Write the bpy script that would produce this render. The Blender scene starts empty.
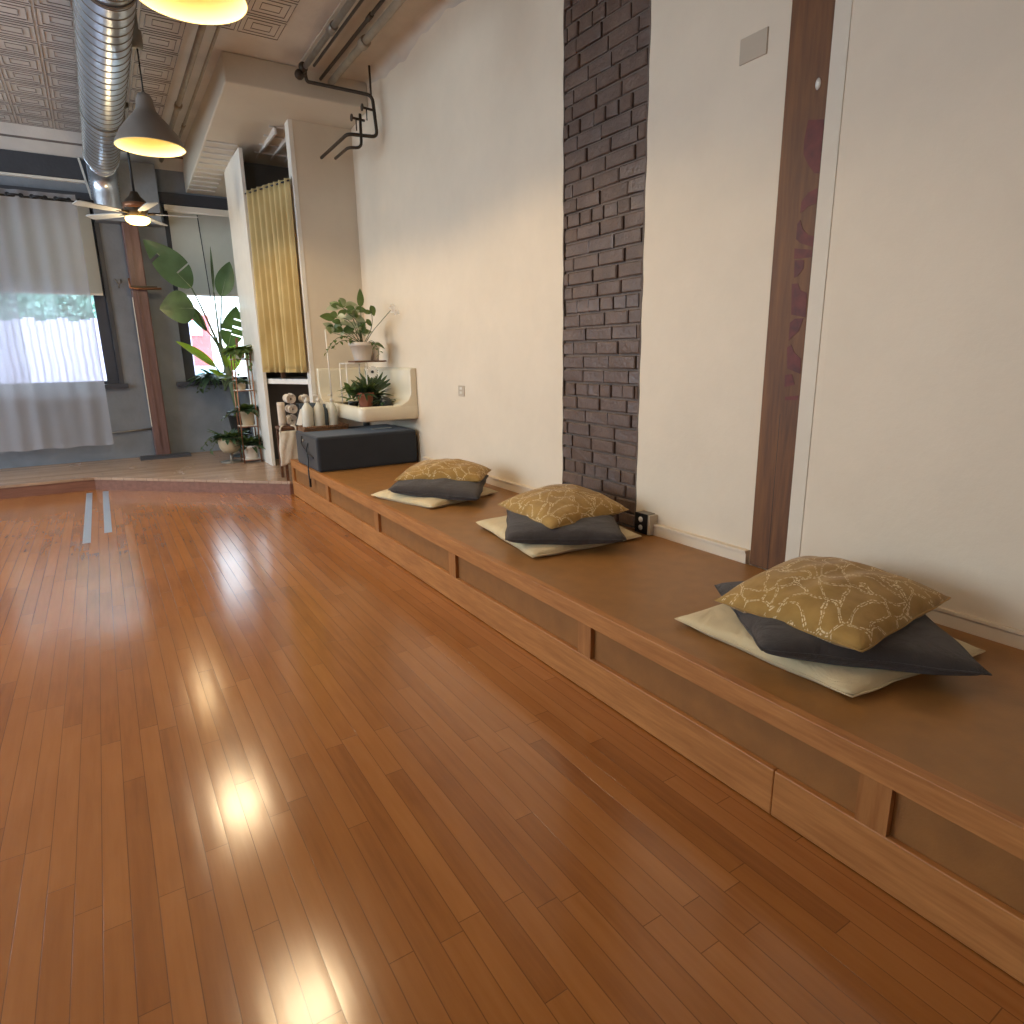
import bpy, bmesh, math, random
from mathutils import Vector, Matrix
PI = math.pi
C = bpy.context.scene.collection
rnd = random.Random(7)

# ------------------------------------------------------------ helpers: mesh
class MB:
    def __init__(s): s.v = []; s.f = []; s.sm = []; s.uv = {}
    def quad(s, *p, smooth=False):
        b = len(s.v); s.v += [Vector(q) for q in p]; s.f.append(tuple(range(b, b + len(p)))); s.sm.append(smooth); return s
    def box(s, x0, x1, y0, y1, z0, z1, M=None):
        b = len(s.v)
        P = [Vector((x, y, z)) for z in (z0, z1) for y in (y0, y1) for x in (x0, x1)]
        if M is not None: P = [M @ p for p in P]
        s.v += P
        for q in ((0, 2, 3, 1), (4, 5, 7, 6), (0, 1, 5, 4), (2, 6, 7, 3), (0, 4, 6, 2), (1, 3, 7, 5)):
            s.f.append(tuple(b + i for i in q)); s.sm.append(False)
        return s
    def prism(s, poly, z0, z1):
        n = len(poly); b = len(s.v)
        s.v += [Vector((x, y, z0)) for x, y in poly] + [Vector((x, y, z1)) for x, y in poly]
        s.f.append(tuple(b + i for i in range(n))[::-1]); s.sm.append(False)
        s.f.append(tuple(b + n + i for i in range(n))); s.sm.append(False)
        for i in range(n):
            j = (i + 1) % n
            s.f.append((b + i, b + j, b + n + j, b + n + i)); s.sm.append(False)
        return s
    def lathe(s, prof, c=(0, 0, 0), n=32, M=None, flute=0, fk=0, smooth=True):
        b = len(s.v); c = Vector(c); m = len(prof)
        for (r, z) in prof:
            for k in range(n):
                a = 2 * PI * k / n
                rr = r * (1 + flute * math.cos(fk * a)) if flute else r
                p = Vector((rr * math.cos(a), rr * math.sin(a), z))
                if M is not None: p = M @ p
                s.v.append(c + p)
        for i in range(m - 1):
            for k in range(n):
                k2 = (k + 1) % n
                s.f.append((b + i * n + k, b + i * n + k2, b + (i + 1) * n + k2, b + (i + 1) * n + k)); s.sm.append(smooth)
        if prof[0][0] > 1e-5: s.f.append(tuple(b + k for k in range(n))[::-1]); s.sm.append(False)
        if prof[-1][0] > 1e-5: s.f.append(tuple(b + (m - 1) * n + k for k in range(n))); s.sm.append(False)
        return s
    def tube(s, pts, r, n=10, cap=True, closed=False):
        pts = [Vector(p) for p in pts]; m = len(pts)
        rs = r if isinstance(r, (list, tuple)) else [r] * m
        b = len(s.v); up = None
        for i, p in enumerate(pts):
            if closed: t = pts[(i + 1) % m] - pts[i - 1]
            else: t = pts[min(i + 1, m - 1)] - pts[max(i - 1, 0)]
            t.normalize()
            if up is None:
                up = t.orthogonal().normalized()
            else:
                up = (up - t * up.dot(t))
                up = up.normalized() if up.length > 1e-6 else t.orthogonal().normalized()
            w = t.cross(up)
            for k in range(n):
                a = 2 * PI * k / n
                s.v.append(p + (up * math.cos(a) + w * math.sin(a)) * rs[i])
        for i in range(m if closed else m - 1):
            i2 = (i + 1) % m
            for k in range(n):
                k2 = (k + 1) % n
                s.f.append((b + i * n + k, b + i * n + k2, b + i2 * n + k2, b + i2 * n + k)); s.sm.append(True)
        if cap and not closed:
            s.f.append(tuple(b + k for k in range(n))[::-1]); s.sm.append(False)
            s.f.append(tuple(b + (m - 1) * n + k for k in range(n))); s.sm.append(False)
        return s
    def cyl(s, p, q, r, n=16): return s.tube([p, q], r, n)
    def ball(s, c, r, n=12, sz=1.0):
        prof = [(max(1e-6, r * math.sin(PI * i / n)), -r * sz * math.cos(PI * i / n)) for i in range(n + 1)]
        return s.lathe(prof, c, n * 2)
    def grid(s, fn, nu, nv, smooth=True, uv=False):
        b = len(s.v)
        for j in range(nv + 1):
            for i in range(nu + 1):
                s.v.append(Vector(fn(i / nu, j / nv)))
                if uv: s.uv[len(s.v) - 1] = (i / nu, j / nv)
        for j in range(nv):
            for i in range(nu):
                a = b + j * (nu + 1) + i
                s.f.append((a, a + 1, a + nu + 2, a + nu + 1)); s.sm.append(smooth)
        return s
    def leaf(s, p, d, L, W, up=(0, 0, 1), droop=0.3, fold=0.18, n=7, shape=0.75, tip=1.0):
        p = Vector(p); d = Vector(d).normalized(); up = Vector(up)
        up = up - d * up.dot(d)
        up = up.normalized() if up.length > 1e-4 else d.orthogonal().normalized()
        w = d.cross(up).normalized()
        def fn(u, v):
            t = v
            wid = W * 0.5 * (math.sin(PI * min(1, t) ** shape) ** 0.8) if 0 < t < 1 else 0.0
            x = (u - 0.5) * 2 * wid
            return p + d * (L * t * (1 - 0.15 * droop * t)) + up * (-droop * L * t * t) + w * x + up * (abs(x) * fold)
        return s.grid(fn, 4, n)
    def obj(s, name, m, root=None, origin=None, smooth=None, bevel=0, sub=0, thick=0):
        """link as one mesh object; geometry is given in world coordinates"""
        o3 = Vector(origin) if origin is not None else (Vector(root.location) if root else Vector((0, 0, 0)))
        if root is not None and 'woff' in _off.get(root.name, {}): o3 = _off[root.name]['woff']
        me = bpy.data.meshes.new(name)
        me.from_pydata([tuple(v - o3) for v in s.v], [], s.f)
        for p, q in zip(me.polygons, s.sm): p.use_smooth = q
        if s.uv:
            ul = me.uv_layers.new(name='UVMap')
            for lp in me.loops: ul.data[lp.index].uv = s.uv.get(lp.vertex_index, (0, 0))
        me.update()
        if m: me.materials.append(m)
        o = bpy.data.objects.new(name, me); C.objects.link(o)
        if root is not None: o.parent = root
        else: o.location = o3
        _off[o.name] = {'woff': o3.copy()}
        if bevel:
            b = o.modifiers.new('bevel', 'BEVEL'); b.width = bevel; b.segments = 2; b.limit_method = 'ANGLE'; b.angle_limit = 0.6
        if sub:
            b = o.modifiers.new('subd', 'SUBSURF'); b.levels = sub; b.render_levels = sub
        if thick:
            b = o.modifiers.new('solid', 'SOLIDIFY'); b.thickness = thick; b.offset = 0
        return o
_off = {}
def tag(o, label, cat, group=None, kind=None):
    o['label'] = label; o['category'] = cat
    if group: o['group'] = group
    if kind: o['kind'] = kind
    return o
def thing(name, label, cat, loc, group=None):
    o = bpy.data.objects.new(name, None); C.objects.link(o); o.empty_display_size = 0.1
    o.location = loc; _off[o.name] = {'woff': Vector(loc)}
    return tag(o, label, cat, group)
def struct(o, label=None):
    o['kind'] = 'structure'
    if label: o['label'] = label
    return o
def copy_tree(o, parent=None):
    c = o.copy(); C.objects.link(c); c.parent = parent
    _off[c.name] = dict(_off.get(o.name, {}))
    for ch in [k for k in bpy.data.objects if k.parent == o]: copy_tree(ch, c)
    return c

# ------------------------------------------------------------ helpers: materials
def s2l(c):
    return tuple(((x / 255) / 12.92 if x / 255 <= 0.04045 else ((x / 255 + 0.055) / 1.055) ** 2.4) for x in c) + (1,)
class N:
    def __init__(s, name):
        s.m = bpy.data.materials.new(name); s.m.use_nodes = True; s.t = s.m.node_tree; s.b = s.t.nodes['Principled BSDF']
    def n(s, typ, **kw):
        x = s.t.nodes.new(typ)
        for k, v in kw.items():
            if k in x.inputs: x.inputs[k].default_value = v
            else: setattr(x, k, v)
        return x
    def l(s, a, b): s.t.links.new(a, b)
    def math(s, op, a, b=None, c=None):
        x = s.t.nodes.new('ShaderNodeMath'); x.operation = op
        for i, q in enumerate((a, b, c)):
            if q is None: continue
            if isinstance(q, (int, float)): x.inputs[i].default_value = q
            else: s.l(q, x.inputs[i])
        return x.outputs[0]
    def coord(s, kind='Object', scale=(1, 1, 1)):
        tc = s.t.nodes.new('ShaderNodeTexCoord'); mp = s.t.nodes.new('ShaderNodeMapping'); mp.inputs['Scale'].default_value = scale
        s.l(tc.outputs[kind], mp.inputs['Vector']); return mp.outputs[0]
    def noise(s, vec, scale, detail=3, rough=0.5):
        x = s.n('ShaderNodeTexNoise', Scale=scale, Detail=detail, Roughness=rough); s.l(vec, x.inputs['Vector']); return x.outputs['Fac']
    def ramp(s, fac, stops):
        r = s.t.nodes.new('ShaderNodeValToRGB'); e = r.color_ramp.elements
        while len(e) < len(stops): e.new(0.5)
        for q, (p, c) in zip(e, stops): q.position = p; q.color = c if len(c) == 4 else s2l(c)
        s.l(fac, r.inputs[0]); return r.outputs[0]
    def mix(s, fac, a, b, typ='MIX'):
        x = s.t.nodes.new('ShaderNodeMix'); x.data_type = 'RGBA'; x.blend_type = typ
        for i, q in ((0, fac), (6, a), (7, b)):
            if isinstance(q, (int, float, tuple)): x.inputs[i].default_value = q
            else: s.l(q, x.inputs[i])
        return x.outputs[2]
    def bump(s, h, strength=0.3, dist=0.01, normal=None):
        x = s.n('ShaderNodeBump', Strength=strength, Distance=dist); s.l(h, x.inputs['Height'])
        if normal is not None: s.l(normal, x.inputs['Normal'])
        return x.outputs[0]
    def set(s, **kw):
        for k, v in kw.items():
            k = k.replace('_', ' ')
            if isinstance(v, (int, float, tuple)): s.b.inputs[k].default_value = v
            else: s.l(v, s.b.inputs[k])
        return s
def mat(name, col, rough=0.6, metal=0.0, var=0.12, vs=6, bump=0.0, bs=40, **kw):
    """general procedural material: noisy colour plus fine bump"""
    q = N(name); co = q.coord()
    c = s2l(col); f = q.noise(co, vs)
    lo = tuple(x * (1 - var) for x in c[:3]) + (1,); hi = tuple(min(1, x * (1 + var)) for x in c[:3]) + (1,)
    q.set(Base_Color=q.ramp(f, [(0.3, lo), (0.7, hi)]), Roughness=rough, Metallic=metal, **kw)
    if bump: q.set(Normal=q.bump(q.noise(co, bs, 4), bump, 0.01))
    return q.m
def wood(name, c1, c2, rough=0.4, axis='Y', bump=0.1, sc=1.0):
    q = N(name); s = {'X': (1.2, 14, 14), 'Y': (14, 1.2, 14), 'Z': (14, 14, 1.2)}[axis]
    co = q.coord(scale=tuple(x * sc for x in s))
    f = q.noise(co, 2.5, 6, 0.6); g = q.noise(co, 9, 3)
    m = q.math('ADD', q.math('MULTIPLY', f, 0.7), q.math('MULTIPLY', g, 0.3))
    q.set(Base_Color=q.ramp(m, [(0.35, c1), (0.65, c2)]), Roughness=rough, Normal=q.bump(m, bump, 0.005))
    return q.m
def cloth_mat(name, col, rough=0.9, fine=400, var=0.1, transl=0.0, wr=0.5):
    q = N(name); co = q.coord(); c = s2l(col)
    f = q.noise(co, 12, 4)
    lo = tuple(x * (1 - var) for x in c[:3]) + (1,); hi = tuple(min(1, x * (1 + var)) for x in c[:3]) + (1,)
    wr2 = q.n('ShaderNodeTexNoise', Scale=9.0, Detail=4.0, Distortion=1.6); q.l(co, wr2.inputs['Vector'])
    h = q.math('ADD', q.math('MULTIPLY', q.noise(co, fine, 2), 0.25), wr2.outputs['Fac'])
    q.set(Base_Color=q.ramp(f, [(0.3, lo), (0.7, hi)]), Roughness=rough, Normal=q.bump(h, wr, 0.012))
    q.b.inputs['Sheen Weight'].default_value = 0.15
    if transl:
        tr = q.n('ShaderNodeBsdfTranslucent', Color=hi); mx = q.n('ShaderNodeMixShader', Fac=transl)
        out = q.t.nodes['Material Output']
        q.l(q.b.outputs[0], mx.inputs[1]); q.l(tr.outputs[0], mx.inputs[2]); q.l(mx.outputs[0], out.inputs[0])
    return q.m
def emit(name, col, st):
    q = N(name); q.set(Base_Color=s2l(col)); q.b.inputs['Emission Color'].default_value = s2l(col); q.b.inputs['Emission Strength'].default_value = st
    return q.m

# hardwood strip floor: boards run along Y
def floor_mat(name, W=0.057, L=0.85, dark=(126, 74, 34), mid=(153, 96, 46), light=(172, 113, 60), rough=0.17, axis='Y', spec=0.5):
    q = N(name); tc = q.t.nodes.new('ShaderNodeTexCoord'); sp = q.t.nodes.new('ShaderNodeSeparateXYZ'); q.l(tc.outputs['Object'], sp.inputs[0])
    X, Y = (sp.outputs[0], sp.outputs[1]) if axis == 'Y' else (sp.outputs[1], sp.outputs[0])
    u = q.math('DIVIDE', X, W); row = q.math('FLOOR', u); fu = q.math('FRACT', u)
    wn = q.n('ShaderNodeTexWhiteNoise'); wn.noise_dimensions = '1D'; q.l(row, wn.inputs['W'])
    v = q.math('ADD', q.math('DIVIDE', Y, L), q.math('MULTIPLY', wn.outputs['Value'], 7.3)); col = q.math('FLOOR', v); fv = q.math('FRACT', v)
    cb = q.t.nodes.new('ShaderNodeCombineXYZ'); q.l(row, cb.inputs[0]); q.l(col, cb.inputs[1])
    w2 = q.n('ShaderNodeTexWhiteNoise'); w2.noise_dimensions = '2D'; q.l(cb.outputs[0], w2.inputs['Vector'])
    r = w2.outputs['Value']
    # grain
    c3 = q.t.nodes.new('ShaderNodeCombineXYZ'); q.l(q.math('ADD', q.math('MULTIPLY', X, 22), q.math('MULTIPLY', r, 50)), c3.inputs[0]); q.l(q.math('MULTIPLY', Y, 1.6), c3.inputs[1]); q.l(q.math('MULTIPLY', r, 9), c3.inputs[2])
    g = q.noise(c3.outputs[0], 2.2, 5, 0.6)
    blot = q.noise(tc.outputs['Object'], 1.1, 4, 0.6)
    t = q.math('ADD', q.math('ADD', q.math('MULTIPLY', r, 0.25), q.math('MULTIPLY', g, 0.44)), q.math('MULTIPLY', blot, 0.52))
    base = q.ramp(t, [(0.28, dark), (0.56, mid), (0.9, light)])
    # gaps
    eu = q.math('MINIMUM', fu, q.math('SUBTRACT', 1.0, fu)); ev = q.math('MINIMUM', fv, q.math('SUBTRACT', 1.0, fv))
    gu = q.math('LESS_THAN', eu, q.math('MULTIPLY', q.math('ADD', 0.25, q.math('MULTIPLY', blot, 0.9)), 0.026)); gv = q.math('LESS_THAN', ev, 0.0013)
    gap = q.math('MAXIMUM', gu, gv)
    base = q.mix(q.math('MULTIPLY', gap, 0.55), base, s2l((58, 26, 10)))
    # scratches and knots
    kn = q.n('ShaderNodeTexVoronoi', Scale=0.9); q.l(tc.outputs['Object'], kn.inputs['Vector'])
    knot = q.math('LESS_THAN', kn.outputs['Distance'], 0.017)
    base = q.mix(q.math('MULTIPLY', knot, 0.75), base, s2l((50, 24, 10)))
    # each strip is slightly cupped and tilted
    cup = q.math('POWER', q.math('ABSOLUTE', q.math('SUBTRACT', fu, 0.5)), 2.0)
    hgt = q.math('ADD', q.math('MULTIPLY', cup, -0.55), q.math('MULTIPLY', q.math('MULTIPLY', q.math('SUBTRACT', r, 0.5), fu), 0.5))
    hgt = q.math('ADD', hgt, q.math('MULTIPLY', gap, -0.6))
    hgt = q.math('ADD', hgt, q.math('MULTIPLY', q.noise(c3.outputs[0], 1.2, 2), 0.35))
    wav = q.noise(tc.outputs['Object'], 5, 2)
    hgt = q.math('ADD', hgt, q.math('MULTIPLY', wav, 0.5))
    rg = q.math('ADD', rough - 0.05, q.math('MULTIPLY', q.noise(tc.outputs['Object'], 2.5, 4), 0.12))
    q.set(Base_Color=base, Roughness=rg, Normal=q.bump(hgt, 0.35, 0.0022))
    q.b.inputs['Specular IOR Level'].default_value = spec
    return q.m

def plaster(name, col, warm=None):
    q = N(name); co = q.coord(); c = s2l(col)
    f = q.noise(co, 2.3, 6, 0.65); lo = tuple(x * 0.93 for x in c[:3]) + (1,)
    h = q.math('ADD', q.noise(co, 9, 6, 0.7), q.math('MULTIPLY', q.noise(co, 2.0, 3), 1.5))
    q.set(Base_Color=q.ramp(f, [(0.3, lo), (0.65, c)]), Roughness=0.62, Normal=q.bump(h, 0.22, 0.012))
    return q.m

M = {}
M['floor'] = floor_mat('hardwood_floor', spec=0.65)
M['deck'] = floor_mat('deck_boards', W=0.09, L=1.4, dark=(136, 108, 86), mid=(160, 132, 108), light=(182, 154, 130), rough=0.24, axis='X')
M['wall'] = plaster('warm_white_plaster', (224, 208, 184))
M['coolwhite'] = plaster('cool_white_strip', (220, 208, 188))
M['alcove'] = plaster('alcove_plaster', (214, 200, 178))
M['soffit'] = plaster('soffit_paint', (206, 196, 178))
M['tin'] = mat('painted_tin', (206, 200, 192), 0.5, 0.0, 0.10, 3, 0.25, 30)
M['tinshade_batten'] = mat('ridge_shade_and_batten_tin', (112, 102, 96), 0.6, 0.0, 0.2, 5)  # darker tin: shade painted onto ridge slopes, also colours the cornice batten
M['tinplain'] = mat('painted_ceiling', (196, 184, 168), 0.6, 0.0, 0.12, 3, 0.4, 12)
M['greywall'] = mat('grey_blue_wall', (126, 132, 140), 0.7, 0, 0.12, 4, 0.5, 18)
M['darkgrey'] = mat('dark_grey_paint', (62, 64, 70), 0.5, 0, 0.1, 5, 0.2, 30)
M['closetgrey'] = mat('closet_grey', (100, 96, 92), 0.7, 0, 0.1, 4)
M['frame'] = mat('window_frame_paint', (58, 62, 72), 0.45, 0, 0.1, 8, 0.15, 40)
M['whitepaint'] = mat('white_gloss_paint', (226, 220, 208), 0.4, 0, 0.05, 6, 0.1, 30)
M['trimwood'] = wood('maple_trim', (150, 94, 46), (182, 124, 68), 0.5, 'Y', 0.12)
M['stile'] = wood('maple_stile', (138, 86, 42), (166, 112, 62), 0.4, 'Z', 0.1)
M['hardboard'] = mat('brown_hardboard', (148, 102, 52), 0.42, 0, 0.10, 14, 0.08, 160)
M['panelb'] = mat('recessed_hardboard', (138, 92, 46), 0.5, 0, 0.10, 14, 0.08, 160)
M['riser'] = wood('riser_wood', (112, 74, 58), (136, 94, 76), 0.42, 'X', 0.1)
M['post'] = wood('old_dark_timber', (84, 48, 18), (122, 78, 36), 0.6, 'Z', 0.5, 0.6)
M['redpaint'] = mat('faded_red_paint', (92, 34, 24), 0.6, 0, 0.35, 25)
M['pillar'] = wood('red_brown_timber', (90, 64, 60), (118, 88, 82), 0.45, 'Z', 0.3, 0.7)
M['steel'] = mat('grey_pipe_metal', (140, 134, 124), 0.42, 0.55, 0.15, 12, 0.1, 60)
M['iron'] = mat('black_iron_pipe', (66, 56, 44), 0.5, 0.5, 0.25, 20, 0.2, 60)
M['ppipe'] = mat('painted_pipe', (150, 138, 118), 0.5, 0.0, 0.15, 12, 0.2, 50)
M['black'] = mat('black_metal', (30, 30, 32), 0.4, 0.3, 0.1)
M['charcoal'] = cloth_mat('charcoal_linen', (66, 58, 53), var=0.12, wr=1.0)
M['cream'] = cloth_mat('cream_linen', (220, 198, 154), var=0.05, wr=1.0)
M['mat'] = cloth_mat('black_mat_cover', (34, 38, 44), fine=250, var=0.08, wr=0.12)
M['shade_lamp'] = mat('grey_lamp_enamel', (128, 120, 112), 0.45, 0.1, 0.05)
M['shade_in'] = mat('cream_lamp_inside', (252, 236, 180), 0.6, 0, 0.02)
M['bulb'] = emit('warm_bulb', (255, 222, 150), 12)
M['fanlight'] = emit('fan_light_glass', (255, 205, 120), 5)
M['enamel'] = mat('aged_white_enamel', (216, 206, 182), 0.18, 0, 0.05, 5)
M['terracotta'] = mat('terracotta', (160, 98, 74), 0.8, 0, 0.12, 12, 0.2, 60)
M['whitepot'] = mat('glazed_white_pot', (214, 202, 188), 0.35, 0, 0.05, 6)
M['beigepot'] = mat('beige_pot', (188, 170, 140), 0.6, 0, 0.1, 10)
M['darkpot'] = mat('dark_pot', (40, 44, 44), 0.4, 0, 0.1)
M['soil'] = mat('potting_soil', (48, 36, 26), 0.95, 0, 0.3, 30, 0.8, 60)
M['copper'] = mat('copper_tube', (150, 104, 76), 0.35, 0.7, 0.1)
M['wicker'] = wood('wicker', (98, 66, 42), (150, 108, 72), 0.7, 'X', 0.6, 3)
M['tablewood'] = wood('table_wood', (84, 56, 40), (120, 82, 58), 0.5, 'X', 0.2)
M['canvas'] = cloth_mat('tote_canvas', (216, 206, 186), var=0.06, wr=0.9)
M['towel'] = cloth_mat('towel_cotton', (208, 192, 172), fine=180, var=0.08, wr=1.0)
M['bottle'] = mat('frosted_bottle', (208, 204, 188), 0.35, 0, 0.04)
M['plastic_w'] = mat('white_plastic', (222, 216, 202), 0.4, 0, 0.04)
M['bladegrey'] = mat('pale_grey_blade', (190, 192, 190), 0.5, 0, 0.05)
M['plate'] = mat('almond_cover_plate', (186, 170, 148), 0.5, 0, 0.04)
M['grey_box'] = mat('grey_blue_box', (86, 98, 108), 0.6, 0, 0.1)
M['flower'] = mat('white_petals', (246, 244, 238), 0.6, 0, 0.03)
M['tape'] = mat('silver_tape', (136, 142, 152), 0.4, 0.2, 0.1, 60)
M['shade_roller'] = cloth_mat('roller_shade_fabric', (196, 194, 184), fine=500, var=0.03, transl=0.35, wr=0.05)

def leafmat(name, a, b, transl=0.3, rough=0.4):
    q = N(name); co = q.coord(); f = q.noise(co, 7, 3)
    col = q.ramp(f, [(0.3, a), (0.7, b)]); q.set(Base_Color=col, Roughness=rough, Normal=q.bump(q.noise(co, 40, 2), 0.15, 0.004))
    tr = q.t.nodes.new('ShaderNodeBsdfTranslucent'); q.l(q.mix(0.5, col, s2l((170, 200, 40))), tr.inputs[0])
    mx = q.n('ShaderNodeMixShader', Fac=transl); q.l(q.b.outputs[0], mx.inputs[1]); q.l(tr.outputs[0], mx.inputs[2])
    q.l(mx.outputs[0], q.t.nodes['Material Output'].inputs[0]); return q.m
M['leafdark'] = leafmat('dark_leaf', (44, 62, 46), (74, 98, 70), 0.15)
M['leafmid'] = leafmat('mid_leaf', (58, 84, 46), (98, 120, 74), 0.25)
M['leafbig'] = leafmat('paradise_leaf', (44, 68, 54), (70, 98, 76), 0.25)
M['leaflime'] = leafmat('lime_leaf', (110, 150, 40), (160, 186, 70), 0.5)
M['leafvar'] = leafmat('variegated_leaf', (110, 124, 96), (190, 192, 164), 0.2)
M['stem'] = mat('plant_stem', (88, 100, 66), 0.6)

# spiral duct
q = N('galvanised_steel'); co = q.coord(); sp = q.t.nodes.new('ShaderNodeSeparateXYZ'); q.l(co, sp.inputs[0])
q.set(Base_Color=q.ramp(q.noise(co, 9, 4, 0.7), [(0.3, (196, 204, 214)), (0.7, (222, 230, 240))]), Metallic=0.95, Roughness=0.3, Normal=q.bump(q.noise(co, 22, 3), 0.12, 0.01))
M['galv'] = q.m
# sheer fabric
def sheer(name, col, alpha):
    q = N(name); q.set(Base_Color=s2l(col), Roughness=0.8)
    tr = q.n('ShaderNodeBsdfTranslucent', Color=s2l(col)); m1 = q.n('ShaderNodeMixShader', Fac=0.5)
    q.l(q.b.outputs[0], m1.inputs[1]); q.l(tr.outputs[0], m1.inputs[2])
    tp = q.t.nodes.new('ShaderNodeBsdfTransparent'); m2 = q.t.nodes.new('ShaderNodeMixShader')
    co = q.coord(); f = q.math('ADD', alpha - 0.08, q.math('MULTIPLY', q.noise(co, 300, 1), 0.16)); q.l(f, m2.inputs[0])
    q.l(tp.outputs[0], m2.inputs[1]); q.l(m1.outputs[0], m2.inputs[2]); q.l(m2.outputs[0], q.t.nodes['Material Output'].inputs[0])
    return q.m
M['sheer'] = sheer('sheer_white_voile', (200, 200, 206), 0.56)
q = N('window_glass'); gl = q.n('ShaderNodeBsdfGlossy', Roughness=0.03); tp = q.t.nodes.new('ShaderNodeBsdfTransparent'); fr = q.n('ShaderNodeFresnel', IOR=1.45)
mx = q.t.nodes.new('ShaderNodeMixShader'); q.l(fr.outputs[0], mx.inputs[0]); q.l(tp.outputs[0], mx.inputs[1]); q.l(gl.outputs[0], mx.inputs[2]); q.l(mx.outputs[0], q.t.nodes['Material Output'].inputs[0])
M['glass'] = q.m
q = N('clear_vase_glass'); tp = q.n('ShaderNodeBsdfTransparent', Color=(0.9, 0.92, 0.9, 1)); gl = q.n('ShaderNodeBsdfGlossy', Roughness=0.05); mx = q.n('ShaderNodeMixShader', Fac=0.25)
q.l(tp.outputs[0], mx.inputs[1]); q.l(gl.outputs[0], mx.inputs[2]); q.l(mx.outputs[0], q.t.nodes['Material Output'].inputs[0]); M['vase'] = q.m
# brick
q = N('dark_painted_brick'); co = q.coord(); f = q.noise(co, 5, 5, 0.7); g = q.noise(co, 60, 4)
q.set(Base_Color=q.ramp(f, [(0.3, (78, 60, 50)), (0.7, (108, 86, 72))]), Roughness=q.math('ADD', 0.28, q.math('MULTIPLY', g, 0.25)), Normal=q.bump(q.math('ADD', g, q.noise(co, 18, 3)), 0.5, 0.008))
M['brick'] = q.m
M['mortar'] = mat('brown_painted_mortar', (104, 88, 76), 0.6, 0, 0.15, 20, 0.6, 50)
# mustard fabric
def mustard(name, scale, dens):
    q = N(name); tc = q.t.nodes.new('ShaderNodeTexCoord'); uv = tc.outputs['UV']
    nz = q.n('ShaderNodeTexNoise', Scale=3.2, Detail=1.0); q.l(uv, nz.inputs['Vector'])
    v = q.t.nodes.new('ShaderNodeVectorMath'); v.operation = 'MULTIPLY_ADD'; q.l(nz.outputs['Color'], v.inputs[0]); v.inputs[1].default_value = (0.5, 0.5, 0); q.l(uv, v.inputs[2])
    vo = q.n('ShaderNodeTexVoronoi', Scale=scale); vo.feature = 'DISTANCE_TO_EDGE'; vo.voronoi_dimensions = '2D'; q.l(v.outputs[0], vo.inputs['Vector'])
    d = vo.outputs['Distance']
    line = q.math('LESS_THAN', q.math('ABSOLUTE', q.math('SUBTRACT', d, 0.045)), 0.02 * dens)
    dot = q.n('ShaderNodeTexVoronoi', Scale=70.0); dot.voronoi_dimensions = '2D'; q.l(uv, dot.inputs['Vector'])
    dots = q.math('LESS_THAN', dot.outputs['Distance'], 0.46)
    fac = q.math('MULTIPLY', line, dots)
    base = q.ramp(q.noise(tc.outputs['Object'], 20, 3), [(0.3, (150, 114, 52)), (0.7, (172, 134, 68))])
    q.set(Base_Color=q.mix(q.math('MULTIPLY', fac, 0.85), base, s2l((232, 210, 166))), Roughness=0.85)
    h = q.math('ADD', q.math('MULTIPLY', fac, 0.5), q.math('ADD', q.noise(tc.outputs['Object'], 16, 3), q.math('MULTIPLY', q.noise(tc.outputs['Object'], 380, 1), 0.12)))
    q.set(Normal=q.bump(h, 0.5, 0.01)); q.b.inputs['Sheen Weight'].default_value = 0.15
    return q.m
M['mustard'] = mustard('mustard_embroidered', 6.6, 1.3)
q = N('mustard_velvet'); co = q.coord()
q.set(Base_Color=q.ramp(q.noise(co, 3, 3), [(0.3, (188, 162, 104)), (0.7, (214, 192, 134))]), Roughness=0.8); q.b.inputs['Sheen Weight'].default_value = 0.3
tr = q.n('ShaderNodeBsdfTranslucent', Color=s2l((214, 180, 100))); mx = q.n('ShaderNodeMixShader', Fac=0.2); q.l(q.b.outputs[0], mx.inputs[1]); q.l(tr.outputs[0], mx.inputs[2]); q.l(mx.outputs[0], q.t.nodes['Material Output'].inputs[0])
M['curtain'] = q.m

# ------------------------------------------------------------ dimensions (metres; camera above the origin)
XA, XC, ZC, YF, YW = 1.393, 2.316, 3.57, 8.85, 6.4
HB, ZP = 0.3375, 0.13
XL, YR = -4.6, -3.6

# ------------------------------------------------------------ setting
f = MB().box(XL, XC + .2, YR, YF, -0.12, 0).obj('floor', M['floor']); struct(f, 'glossy orange hardwood strip floor')

# right wall with brick opening and the soft plaster edge beside the post
BY0, BY1 = 2.447, 3.095
w = MB()
w.box(XC, XC + .2, BY1, YF, 0, ZC); w.box(XC, XC + .2, 1.54, BY0, 0, ZC); w.box(XC + .03, XC + .2, BY0, BY1, 0, ZC)
prof = [(1.54, 2.316), (1.53, 2.316), (1.475, 2.301), (1.46, 2.2985), (1.44, 2.297), (1.40, 2.297), (YR, 2.297)]
poly = [(x, y) for y, x in prof] + [(XC + .2, YR), (XC + .2, 1.54)]
w.prism(poly[::-1], 0, ZC)
struct(w.obj('wall_right', M['wall']), 'warm off white plaster wall along the ledge')
# far wall
W1 = (-1.3, 0.19, 1.0, 2.92); W2 = (0.885, 2.12, 1.0, 2.98)
w = MB()
for x0, x1, z0, z1 in ((XL, W1[0], 0, ZC), (W1[0], W1[1], 0, W1[2]), (W1[0], W1[1], W1[3], ZC), (W1[1], W2[0], 0, ZC), (W2[0], W2[1], 0, W2[2]), (W2[0], W2[1], W2[3], ZC), (W2[1], XC + .2, 0, ZC)):
    w.box(x0, x1, YF, YF + .3, z0, z1)
struct(w.obj('wall_far', M['greywall']), 'blue grey painted far wall with two windows')
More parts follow.
